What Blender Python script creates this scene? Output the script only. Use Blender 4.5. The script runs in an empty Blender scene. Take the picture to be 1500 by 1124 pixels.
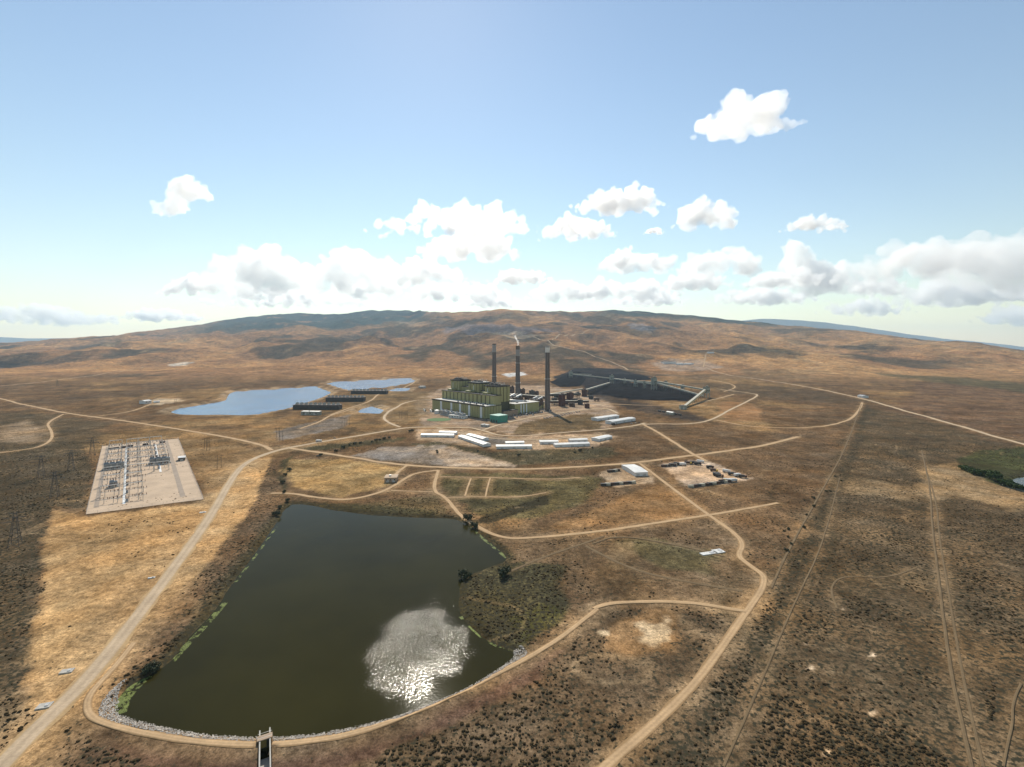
import bpy, bmesh, math, random
import numpy as np

random.seed(7)
RNG = np.random.default_rng(11)
SC = bpy.context.scene
COL = SC.collection
R = math.radians

# ------------------------------------------------------------------ camera
CAM_H = 150.0            # drone height above the reservoir plain, metres
FOC = 700.0 / 1500.0     # focal length over frame width
HOR = 512.0              # row of the true horizon in the photograph (1500 x 1124)
cam_d = bpy.data.cameras.new('camera')
cam = bpy.data.objects.new('camera', cam_d)
COL.objects.link(cam)
cam.location = (0, 0, CAM_H)
cam.rotation_euler = (R(90), 0, 0)
cam_d.sensor_fit = 'HORIZONTAL'
cam_d.sensor_width = 36.0
cam_d.lens = 36.0 * FOC
cam_d.shift_y = -(562.0 - HOR) / 1500.0
cam_d.clip_start = 1.0
cam_d.clip_end = 200000.0
SC.camera = cam

# ------------------------------------------------------------------ sky, sun, exposure
SUN_EL, SUN_AZ = 39.0, -10.0          # degrees; azimuth from the view axis (+Y), negative = left
SKY_STRENGTH = 0.104
world = bpy.data.worlds.new('World')
SC.world = world
world.use_nodes = True
wt = world.node_tree
wt.nodes.clear()
w_out = wt.nodes.new('ShaderNodeOutputWorld')
w_bg = wt.nodes.new('ShaderNodeBackground')
w_sky = wt.nodes.new('ShaderNodeTexSky')
w_sky.sky_type = 'NISHITA'
w_sky.sun_disc = False
w_sky.sun_elevation = R(SUN_EL)
w_sky.sun_rotation = R(SUN_AZ)
w_sky.altitude = 1900
w_sky.air_density = 1.75
w_sky.dust_density = 0.25
w_sky.ozone_density = 0.2
w_bg.inputs['Strength'].default_value = SKY_STRENGTH
wt.links.new(w_sky.outputs[0], w_bg.inputs['Color'])
wt.links.new(w_bg.outputs[0], w_out.inputs['Surface'])

sun_d = bpy.data.lights.new('sun', 'SUN')
sun_d.energy = 4.6
sun_d.angle = R(0.53)
sun_d.color = (1.0, 0.92, 0.78)
sun = bpy.data.objects.new('sun', sun_d)
COL.objects.link(sun)
sun.rotation_euler = (R(90 - SUN_EL), 0, R(180 - SUN_AZ))
sun.location = (0, 0, 3000)

SC.view_settings.view_transform = 'Standard'
SC.view_settings.look = 'None'
SC.view_settings.gamma = 1.0
SC.view_settings.exposure = 0.25
SC.view_settings.use_curve_mapping = False
SC.cycles.use_denoising = True
SC.cycles.max_bounces = 12
SC.cycles.diffuse_bounces = 2
SC.cycles.glossy_bounces = 2
SC.cycles.volume_bounces = 10
SC.cycles.sample_clamp_direct = 0.0
SC.cycles.sample_clamp_indirect = 4.0

# ------------------------------------------------------------------ helpers: noise
def _hash(ix, iy, seed):
    h = (ix.astype(np.int64) * 374761393 + iy.astype(np.int64) * 668265263 + seed * 974634777) & 0xFFFFFFFF
    h = ((h ^ (h >> 13)) * 1274126177) & 0xFFFFFFFF
    h = (h ^ (h >> 16)) & 0xFFFF
    return h / 65535.0

def vnoise(x, y, seed=0):
    x = np.asarray(x, float); y = np.asarray(y, float)
    ix = np.floor(x); iy = np.floor(y)
    fx = x - ix; fy = y - iy
    fx = fx * fx * (3 - 2 * fx); fy = fy * fy * (3 - 2 * fy)
    a = _hash(ix, iy, seed); b = _hash(ix + 1, iy, seed)
    c = _hash(ix, iy + 1, seed); d = _hash(ix + 1, iy + 1, seed)
    return (a * (1 - fx) + b * fx) * (1 - fy) + (c * (1 - fx) + d * fx) * fy

def fbm(x, y, seed=0, octs=4):
    s = 0.0; amp = 0.5; tot = 0.0
    for o in range(octs):
        s = s + amp * vnoise(x * 2 ** o + 17.3 * o, y * 2 ** o - 9.1 * o, seed + o)
        tot += amp; amp *= 0.5
    return s / tot * 2 - 1          # -1..1

def sstep(e0, e1, x):
    t = np.clip((x - e0) / (e1 - e0), 0, 1)
    return t * t * (3 - 2 * t)

# ------------------------------------------------------------------ helpers: the lie of the land
SKY_PX = np.array([-700, -300, -100, 0, 60, 100, 140, 160, 200, 250, 300, 350, 400, 450, 500, 550, 580, 620, 660, 700, 740, 770, 800, 860,
                   900, 950, 1000, 1050, 1100, 1150, 1200, 1250, 1300, 1350, 1400, 1430, 1460, 1500, 1600, 1800, 2300], float)
SKY_PY = np.array([508, 507, 506, 504, 501, 498, 495, 494, 489, 483, 475, 467, 461, 461, 459, 456, 455, 457, 458, 457, 454, 456, 457, 456,
                   455, 458, 462, 466, 472, 478, 482, 486, 491, 498, 502, 504, 508, 514, 520, 522, 524], float)
DEP_PX = np.array([-700, 0, 150, 250, 350, 600, 640, 760, 900, 1100, 1200, 1350, 1500, 1800, 2300], float)
DEP_Y = np.array([9000, 9500, 8000, 10500, 13000, 13500, 10500, 9000, 9500, 9000, 8000, 6500, 5200, 5000, 5000], float)
FAR_PX = np.array([-700, -100, 0, 50, 120, 200, 300, 900, 1040, 1080, 1110, 1150, 1200, 1260, 1300, 1340, 1380, 1430, 1500, 1600, 2300], float)
FAR_PY = np.array([497, 495, 494, 496, 495, 497, 505, 505, 490, 471, 468, 468, 472, 479, 485, 491, 496, 501, 508, 511, 512], float)
Y_FLAT = 2700.0

def relief(X, Y):
    """Low swells of the plain; zero on the graded pads."""
    n = fbm(X / 150.0, Y / 150.0, 3, 4) * 2.0 + fbm(X / 38.0, Y / 38.0, 9, 3) * 0.5
    m = np.ones_like(n)
    for (cx, cy, rx, ry) in PADS:
        d = np.hypot((X - cx) / rx, (Y - cy) / ry)
        m = np.minimum(m, sstep(1.0, 1.35, d))
    return n * m

PADS = [(60, 1150, 420, 330), (-460, 610, 130, 260), (200, 1900, 600, 420), (-520, 1700, 480, 900), (0, 330, 330, 260),
        (215, 590, 170, 90)]

def land(X, Y):
    """Height of the bare land (before water bodies are cut)."""
    X = np.asarray(X, float); Y = np.asarray(Y, float)
    Ys = np.maximum(Y, 50.0)
    px = 750 + 700 * X / Ys
    sky = np.interp(px, SKY_PX, SKY_PY)
    D = np.interp(px, DEP_PX, DEP_Y)
    t = np.clip(np.log(np.maximum(Ys, Y_FLAT) / Y_FLAT) / np.log(D / Y_FLAT), 0, None)
    tc = np.clip(t, 0, 1)
    py = sky + (550.9 - sky) * (1 - tc) ** 1.08
    zf = CAM_H - (py - HOR) / 700.0 * np.minimum(Ys, D)
    rid = 1 - np.abs(fbm(X / 900.0, Y / 1300.0, 21, 5)) * 2
    zf = zf + fbm(X / 230.0, Y / 260.0, 43, 4) * (3.4 / 700.0) * np.minimum(Ys, D) * np.clip(tc * 4, 0, 1) * (1 - 0.6 * tc)
    hills = (rid * 0.6 + fbm(X / 420.0, Y / 520.0, 33, 4) * 0.6)
    zf = zf + hills * (24.0 / 700.0 * np.minimum(Ys, D)) * np.clip(tc * 2.5, 0, 1) * (1 - tc) ** 0.5
    zf = zf + fbm(X / 500.0, Y / 500.0, 41, 4) * (1.6 / 700.0) * np.minimum(Ys, D) * sstep(0.6, 1.0, tc)
    # behind the ridge the land falls away
    back = np.clip(Ys - D, 0, None)
    zf = zf - back * 0.16
    zf = np.maximum(zf, -420.0 + fbm(X / 3000.0, Y / 3000.0, 5, 3) * 40)
    # far range
    fpy = np.interp(px, FAR_PX, FAR_PY)
    YF = 26000.0
    zr = CAM_H - (fpy - HOR) / 700.0 * YF + fbm(X / 1500.0, Y / 1500.0, 77, 4) * 60
    hump = np.exp(-((Ys - YF) / 3200.0) ** 2)
    zf = np.where(Ys > 16500, np.maximum(zf, -420 + (zr + 420) * hump), zf)
    k = sstep(2300, 3300, Ys)
    return zf * k + relief(X, Ys) * (1 - k)

def site(px, py, dz=0.0):
    """Point of the land seen at a place of the photograph (survey by ray march from the drone)."""
    u = (px - 750) / 700.0; v = (py - HOR) / 700.0
    Ys = np.exp(np.linspace(math.log(90), math.log(24000), 460))
    h = land(u * Ys, Ys)
    ray = CAM_H - v * Ys
    below = np.nonzero(ray <= h)[0]
    if len(below) == 0:
        i = len(Ys) - 1
        return (u * Ys[i], Ys[i], float(h[i]) + dz)
    i = max(below[0], 1)
    a = ray[i - 1] - h[i - 1]; b = ray[i] - h[i]
    f = a / (a - b) if a != b else 0
    Y = Ys[i - 1] + (Ys[i] - Ys[i - 1]) * f
    return (u * Y, Y, float(land(np.array([u * Y]), np.array([Y]))[0]) + dz)

def sites(pts):
    return np.array([site(*p)[:2] for p in pts])

def poly_sd(P, X, Y):
    """Signed distance (negative inside) from points X, Y to polygon P."""
    n = len(P)
    d = np.full(X.shape, 1e18); inside = np.zeros(X.shape, bool)
    for i in range(n):
        x0, y0 = P[i]; x1, y1 = P[(i + 1) % n]
        ex, ey = x1 - x0, y1 - y0
        L = ex * ex + ey * ey + 1e-9
        t = np.clip(((X - x0) * ex + (Y - y0) * ey) / L, 0, 1)
        d = np.minimum(d, (X - x0 - t * ex) ** 2 + (Y - y0 - t * ey) ** 2)
        c = ((y0 > Y) != (y1 > Y)) & (X < (x1 - x0) * (Y - y0) / ((y1 - y0) if y1 != y0 else 1e-9) + x0)
        inside ^= c
    d = np.sqrt(d)
    return np.where(inside, -d, d)

def line_d(P, X, Y):
    d = np.full(X.shape, 1e18)
    for i in range(len(P) - 1):
        x0, y0 = P[i]; x1, y1 = P[i + 1]
        ex, ey = x1 - x0, y1 - y0
        L = ex * ex + ey * ey + 1e-9
        t = np.clip(((X - x0) * ex + (Y - y0) * ey) / L, 0, 1)
        d = np.minimum(d, (X - x0 - t * ex) ** 2 + (Y - y0 - t * ey) ** 2)
    return np.sqrt(d)

def smooth_line(P, step=None, iters=2):
    """Chaikin-rounded polyline."""
    P = [np.array(p, float) for p in P]
    for _ in range(iters):
        Q = [P[0]]
        for a, b in zip(P[:-1], P[1:]):
            Q += [a * 0.75 + b * 0.25, a * 0.25 + b * 0.75]
        Q.append(P[-1]); P = Q
    return np.array(P)

# ------------------------------------------------------------------ helpers: materials
def nt(name):
    m = bpy.data.materials.new(name); m.use_nodes = True
    t = m.node_tree
    return m, t, t.nodes, t.links, t.nodes['Principled BSDF']

def noise_node(N, L, coord, scale, detail=4, rough=0.55):
    n = N.new('ShaderNodeTexNoise')
    n.inputs['Scale'].default_value = scale
    n.inputs['Detail'].default_value = detail
    n.inputs['Roughness'].default_value = rough
    L.new(coord, n.inputs['Vector'])
    return n.outputs['Fac']

def ramp(N, L, fac, stops):
    r = N.new('ShaderNodeValToRGB')
    e = r.color_ramp.elements
    e[0].position, e[0].color = stops[0][0], (*stops[0][1], 1)
    e[1].position, e[1].color = stops[-1][0], (*stops[-1][1], 1)
    for p, c in stops[1:-1]:
        x = e.new(p); x.color = (*c, 1)
    L.new(fac, r.inputs['Fac'])
    return r.outputs['Color']

def mix(N, L, mode, fac, a, b):
    m = N.new('ShaderNodeMix'); m.data_type = 'RGBA'; m.blend_type = mode
    for sock, val in ((m.inputs[0], fac), (m.inputs[6], a), (m.inputs[7], b)):
        if hasattr(val, 'is_linked') or isinstance(val, bpy.types.NodeSocket):
            L.new(val, sock)
        elif isinstance(val, (tuple, list)):
            sock.default_value = (*val, 1)
        else:
            sock.default_value = val
    return m.outputs[2]

def grey(v):
    return (v, v, v)

def paint(name, color, rough=0.6, var=0.25, scale=0.15, metallic=0.0, streak=False, spec=0.3):
    """Weathered plain surface: colour with two scales of soft variation."""
    m, t, N, L, B = nt(name)
    tc = N.new('ShaderNodeTexCoord')
    vec = tc.outputs['Object']
    if streak:
        mp = N.new('ShaderNodeMapping'); mp.inputs['Scale'].default_value = (1, 1, 0.12)
        L.new(vec, mp.inputs['Vector']); vec2 = mp.outputs[0]
    else:
        vec2 = vec
    a = ramp(N, L, noise_node(N, L, vec2, scale, 5), [(0.3, grey(1 - var)), (0.7, grey(1 + var * 0.6))])
    b = ramp(N, L, noise_node(N, L, vec, scale * 9, 3), [(0.3, grey(1 - var * 0.5)), (0.7, grey(1 + var * 0.4))])
    c = mix(N, L, 'MULTIPLY', 1.0, color, a)
    c = mix(N, L, 'MULTIPLY', 1.0, c, b)
    L.new(c, B.inputs['Base Color'])
    B.inputs['Roughness'].default_value = rough
    B.inputs['Metallic'].default_value = metallic
    B.inputs['Specular IOR Level'].default_value = spec
    return m

# ------------------------------------------------------------------ helpers: meshes
class MB:
    def __init__(self):
        self.v = []; self.f = []
    def add(self, vs, fs):
        o = len(self.v)
        self.v += [tuple(p) for p in vs]
        self.f += [tuple(i + o for i in f) for f in fs]
        return self
    def box(self, c, s, rz=0.0, taper=1.0):
        """box with its base centre at c, size s."""
        ca, sa = math.cos(rz), math.sin(rz)
        vs = []
        for z, k in ((0, 1.0), (s[2], taper)):
            for sx, sy in ((-1, -1), (1, -1), (1, 1), (-1, 1)):
                x, y = sx * s[0] / 2 * k, sy * s[1] / 2 * k
                vs.append((c[0] + x * ca - y * sa, c[1] + x * sa + y * ca, c[2] + z))
        return self.add(vs, [(3, 2, 1, 0), (4, 5, 6, 7), (0, 1, 5, 4), (1, 2, 6, 5), (2, 3, 7, 6), (3, 0, 4, 7)])
    def tube(self, a, b, r0, r1=None, n=8, cap=True):
        r1 = r0 if r1 is None else r1
        a = np.array(a, float); b = np.array(b, float)
        d = b - a; d /= np.linalg.norm(d) + 1e-12
        up = np.array([0, 0, 1.0]) if abs(d[2]) < 0.9 else np.array([1.0, 0, 0])
        e1 = np.cross(d, up); e1 /= np.linalg.norm(e1); e2 = np.cross(d, e1)
        vs = []
        for p, r in ((a, r0), (b, r1)):
            for i in range(n):
                t = 2 * math.pi * i / n
                vs.append(p + (e1 * math.cos(t) + e2 * math.sin(t)) * r)
        fs = [(i, (i + 1) % n, n + (i + 1) % n, n + i) for i in range(n)]
        if cap:
            fs += [tuple(range(n - 1, -1, -1)), tuple(range(n, 2 * n))]
        return self.add(vs, fs)
    def beam(self, a, b, w, h=None):
        """rectangular bar from a to b, width w, height h."""
        h = w if h is None else h
        a = np.array(a, float); b = np.array(b, float)
        d = b - a; d /= np.linalg.norm(d) + 1e-12
        up = np.array([0, 0, 1.0]) if abs(d[2]) < 0.95 else np.array([1.0, 0, 0])
        e1 = np.cross(d, up); e1 /= np.linalg.norm(e1); e2 = np.cross(e1, d)
        vs = [p + e1 * sx * w / 2 + e2 * sz * h / 2 for p in (a, b) for sx, sz in ((-1, -1), (1, -1), (1, 1), (-1, 1))]
        return self.add(vs, [(3, 2, 1, 0), (4, 5, 6, 7), (0, 1, 5, 4), (1, 2, 6, 5), (2, 3, 7, 6), (3, 0, 4, 7)])
    def build(self, name, mat, parent=None, smooth=False):
        me = bpy.data.meshes.new(name)
        me.from_pydata(self.v, [], self.f); me.update()
        bm = bmesh.new(); bm.from_mesh(me)
        bmesh.ops.recalc_face_normals(bm, faces=bm.faces); bm.to_mesh(me); bm.free()
        if smooth:
            me.polygons.foreach_set('use_smooth', [True] * len(me.polygons))
        me.materials.append(mat)
        o = bpy.data.objects.new(name, me); COL.objects.link(o)
        if parent is not None:
            o.parent = parent
        return o

def np_mesh(name, V, F, mat, smooth=False):
    """mesh object from numpy arrays (F: n x 3 or n x 4)."""
    me = bpy.data.meshes.new(name)
    V = np.asarray(V, np.float32); F = np.asarray(F, np.int32)
    k = F.shape[1]
    me.vertices.add(len(V)); me.vertices.foreach_set('co', V.ravel())
    me.loops.add(F.size); me.loops.foreach_set('vertex_index', F.ravel())
    me.polygons.add(len(F)); me.polygons.foreach_set('loop_start', np.arange(0, F.size, k, dtype=np.int32))
    me.polygons.foreach_set('loop_total', np.full(len(F), k, np.int32))
    if smooth:
        me.polygons.foreach_set('use_smooth', np.ones(len(F), bool))
    me.update(calc_edges=True); me.validate()
    me.materials.append(mat)
    o = bpy.data.objects.new(name, me); COL.objects.link(o)
    return o

def tag(o, label=None, cat=None, group=None, kind=None):
    if label: o['label'] = label
    if cat: o['category'] = cat
    if group: o['group'] = group
    if kind: o['kind'] = kind
    return o

def empty(name, loc, rz=0.0):
    o = bpy.data.objects.new(name, None); COL.objects.link(o)
    o.location = loc; o.rotation_euler = (0, 0, rz)
    return o

def copy_tree(o, parent=None):
    c = o.copy(); COL.objects.link(c); c.parent = parent
    for ch in list(o.children):
        copy_tree(ch, c)
    return c


def ico(sub):
    bm = bmesh.new(); bmesh.ops.create_icosphere(bm, subdivisions=sub, radius=1.0)
    V = np.array([v.co[:] for v in bm.verts]); F = np.array([[l.vert.index for l in f.loops] for f in bm.faces]); bm.free()
    return V, F
ICO2, ICO1 = ico(2), ico(1)


# ================================================================== CLOUDS
CLOUDS = [  # left, right, top, bottom in the photograph, base height, lumps, label
 (1012, 1174, 124, 193, 2300, 'ragged white cloud high on its own in the clear sky', 0.0),
 (228, 312, 256, 303, 2100, 'small slanting white cloud alone in the blue sky over the pond', 0.55),
 (829, 983, 262, 310, 2000, 'oblong white cloud above the power station stacks', 0.1),
 (988, 1092, 285, 332, 2000, 'compact white cloud beside the oblong one', 0.0),
 (1144, 1244, 311, 339, 2000, 'flat little white cloud over the coal yard', 0.0),
 (782, 910, 314, 349, 2000, 'low flat white cloud under the oblong one', 0.0),
 (536, 797, 291, 342, 2000, 'long thin white cloud above the bank of clouds', 0.12),
 (600, 768, 324, 378, 1950, 'puffy white cloud with a grey flat base above the hills', 0.0),
 (290, 470, 355, 428, 1900, 'bulging western half of the big cloud bank', 0.0),
 (430, 610, 350, 424, 1920, 'bulging eastern half of the big cloud bank', 0.0),
 (870, 1000, 360, 398, 1900, 'wide white cloud low over the hills behind the stacks', 0.0),
 (990, 1130, 346, 402, 1900, 'white cloud with a shaded base over the mine', 0.0),
 (1122, 1260, 354, 428, 1900, 'tall heaped white cloud over the ochre ridge', 0.0),
 (1262, 1430, 326, 408, 1950, 'front part of the great eastern cloud', 0.0),
 (1370, 1620, 300, 418, 1950, 'great heaped cloud at the eastern edge', 0.0),
 (1300, 1500, 402, 446, 1850, 'low cloud band under the great eastern cloud', 0.0),
 (712, 818, 386, 415, 1850, 'small low cloud right above the stacks', 0.0),
 (-40, 165, 436, 476, 1850, 'pale low clouds over the western horizon', 0.0),
 (230, 266, 414, 431, 1850, 'tiny low cloud west of the big bank', 0.3),
 (942, 976, 333, 343, 1900, 'tiny wisp of cloud below the compact one', 0.0),
 (590, 760, 402, 440, 1830, 'pale low cloud over the wooded ridge', 0.0),
 (820, 1010, 402, 440, 1830, 'pale low cloud over the middle hills', 0.0),
 (1030, 1200, 412, 446, 1830, 'pale low cloud over the eastern ridge', 0.0),
 (300, 560, 418, 450, 1830, 'pale low cloud behind the big bank', 0.0),
 (240, 330, 396, 430, 1850, 'ragged western tail of the big cloud bank', 0.0),
 (560, 700, 372, 418, 1900, 'puffy cloud joining the bank to the hills', 0.0),
 (640, 780, 430, 450, 1820, 'thin pale cloud just above the skyline behind the stacks', 0.0),
 (960, 1080, 392, 424, 1850, 'ragged cloud under the shaded one over the mine', 0.0),
 (1200, 1330, 428, 462, 1830, 'pale low cloud above the far blue range', 0.0),
 (1420, 1580, 430, 474, 1830, 'pale low cloud at the eastern skyline', 0.0),
 (480, 600, 390, 436, 1870, 'heaped cloud in front of the eastern half of the bank', 0.0),
 (760, 880, 408, 440, 1840, 'pale cloud between the two middle low clouds', 0.0),
 (880, 1010, 424, 448, 1820, 'thin pale cloud hugging the ochre ridge', 0.0),
 (1080, 1240, 384, 420, 1870, 'long flat cloud below the tall heaped one', 0.0),
 (1240, 1330, 396, 432, 1850, 'ragged cloud between the tall heap and the great eastern cloud', 0.0),
 (1440, 1600, 396, 440, 1850, 'shaded low cloud under the eastern edge', 0.0),
 (330, 470, 408, 440, 1850, 'pale cloud below the western half of the bank', 0.0),
 (170, 300, 448, 470, 1820, 'faint thin cloud above the western ridge', 0.0),
]
CLOUD_DEPTH = 3.2      # optical depth across a cloud's height
def cloud_material(density):
    m = bpy.data.materials.new('cloud_vapour'); m.use_nodes = True
    t = m.node_tree; t.nodes.clear()
    o = t.nodes.new('ShaderNodeOutputMaterial')
    v = t.nodes.new('ShaderNodeVolumePrincipled')
    v.inputs['Color'].default_value = (1, 1, 1, 1)
    v.inputs['Density'].default_value = density
    v.inputs['Anisotropy'].default_value = 0.48
    t.links.new(v.outputs[0], o.inputs['Volume'])
    return m

def make_cloud(l, r, t, b, z0, slant, rng):
    """Heap of vapour: lumps budding from lumps over a flat base, fused by a voxel skin."""
    D = (z0 - CAM_H) * 700.0 / (HOR - b)
    s = D / 700.0
    W, H = (r - l) * s, (b - t) * s
    cx = ((l + r) / 2 - 750) * s
    balls = []
    n = int(np.clip(W / H * 7, 12, 44))
    for i in range(n):
        x = (i + rng.uniform(0, 1)) / n - 0.5
        env = (1 - (2 * abs(x)) ** 3.0) * (0.62 + 0.38 * vnoise(np.array([x * 5 + cx]), np.array([z0 * 0.1]), 3)[0])
        h = max(env, 0.16) * H
        rad = h * rng.uniform(0.22, 0.42)
        for q in range(2):
            zc = rng.uniform(rad * 0.5, max(h - rad, rad * 0.55))
            balls.append((x * (W - 1.0 * rad), rng.uniform(-0.5, 0.5) * W * 0.35, zc + slant * x * H * 1.3, rad))
    for gen in range(2):
        new = []
        for (x, y, z, rad) in balls[-(n * 2 if gen == 0 else n * 5):]:
            for q in range(3 if gen == 0 else 2):
                th = rng.uniform(0, 2 * math.pi); ph = rng.uniform(-0.25, 1.3)
                rr = rad * rng.uniform(0.3, 0.55)
                new.append((x + math.cos(th) * math.cos(ph) * rad * 0.95, y + math.sin(th) * math.cos(ph) * rad * 0.95, z + math.sin(ph) * rad * 0.95, rr))
        balls += new
    V0, F0 = ICO2
    V = []; F = []
    for i, (x, y, z, rad) in enumerate(balls):
        p = V0 * rad + np.array([x, y, z])
        V.append(p); F.append(F0 + i * len(V0))
    V = np.concatenate(V); F = np.concatenate(F)
    low = -0.05 * H + slant * V[:, 0] / W * H * 1.3
    V[:, 2] = np.where(V[:, 2] < low, low + (V[:, 2] - low) * 0.15, V[:, 2])
    o = np_mesh('cloud', V, F, cloud_material(CLOUD_DEPTH / H))
    md = o.modifiers.new('skin', 'REMESH'); md.mode = 'VOXEL'; md.voxel_size = max(H / 38.0, W / 170.0); md.use_smooth_shade = True
    for size, amp in ((0.42, 0.16), (0.13, 0.09)):
        tx = bpy.data.textures.new('cloud_billow', 'CLOUDS'); tx.noise_scale = H * size; tx.noise_depth = 3
        dm = o.modifiers.new('billow', 'DISPLACE'); dm.texture = tx; dm.texture_coords = 'LOCAL'; dm.strength = H * amp * 2; dm.mid_level = 0.55
    m2 = o.modifiers.new('close', 'REMESH'); m2.mode = 'VOXEL'; m2.voxel_size = md.voxel_size
    dg = bpy.context.evaluated_depsgraph_get()
    me = bpy.data.meshes.new_from_object(o.evaluated_get(dg))
    old = o.data; o.modifiers.clear(); o.data = me; bpy.data.meshes.remove(old)
    me.name = 'cloud'
    o.location = (cx, D, z0)
    return o

crng = np.random.default_rng(5)
for (l, r, t, b, z0, lab, slant) in CLOUDS:
    o = make_cloud(l, r, t, b, z0, slant, crng)
    tag(o, lab, 'cloud', 'cumulus clouds over the hills')


# ================================================================== WATER OUTLINES
RES = smooth_line([(424, 737), (450, 737), (500, 748), (560, 754), (620, 757), (662, 757), (690, 768), (700, 780), (722, 795), (745, 816), (735, 823),
                   (705, 833), (684, 843), (672, 855), (671, 875), (676, 900), (700, 925), (722, 940), (752, 950), (758, 958), (735, 975),
                   (690, 1003), (640, 1025), (590, 1044), (540, 1058), (480, 1070), (430, 1076), (386, 1077), (330, 1076), (280, 1071), (230, 1061),
                   (195, 1052), (170, 1044), (168, 1028), (185, 1005), (215, 988), (248, 968), (275, 935), (320, 885), (350, 840), (380, 800),
                   (405, 765), (415, 748)], iters=1)
PONDS = {
    'big': [(247, 603), (262, 597), (330, 586), (335, 576), (345, 572), (420, 568), (462, 565), (487, 574), (470, 582), (420, 598), (380, 606), (330, 607), (265, 606)],
    'far': [(474, 560), (520, 557), (570, 554), (600, 553), (609, 556), (605, 560), (570, 566), (510, 571), (495, 567)],
    'small': [(568, 571), (580, 568), (602, 568), (596, 573), (575, 573)],
    'triangle': [(523, 601), (533, 596), (545, 594), (563, 599), (558, 604), (530, 605)],
    'wet': [(1462, 708), (1490, 698), (1520, 695), (1560, 705), (1540, 722), (1500, 719)],
}
RES_W = sites(RES)
POND_W = {k: sites(p) for k, p in PONDS.items()}
WATER_Z = -1.2
DAM_LINE = sites([(196, 941), (138, 1010), (127, 1032), (161, 1062), (259, 1083), (383, 1091), (487, 1081), (593, 1049), (700, 1000), (808, 943), (874, 891)])

def ground_z(X, Y):
    z = land(X, Y)
    return z

def carve(X, Y, z):
    """Cut the reservoir and the ponds into the land."""
    wob = fbm(X / 14.0, Y / 14.0, 51, 3) * 1.8 * np.clip((line_d(DAM_LINE, X, Y) - 6) / 10, 0, 1)
    sd = poly_sd(RES_W, X, Y) + wob * 0.8
    k = np.clip(1 - sd / 4.5, 0, 3.0)                # bank 4.5 m wide, water line at k = 1
    z = np.where(sd < 6, z * (1 - np.clip(k, 0, 1)) - 1.2 * k, z)
    for key, P in POND_W.items():
        if key == 'wet':
            w = 8.0
        else:
            w = 12.0
        sd = poly_sd(P, X, Y)
        berm = np.exp(-((sd - w * 1.3) / (w * 0.8)) ** 2) * (2.2 if key != 'wet' else 0.2)
        kk = np.clip(1 - sd / w, 0, 2.0)
        z = np.where(sd < w * 4, z * (1 - np.clip(kk, 0, 1)) + berm - 3.0 * kk, z)
    return z

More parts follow.
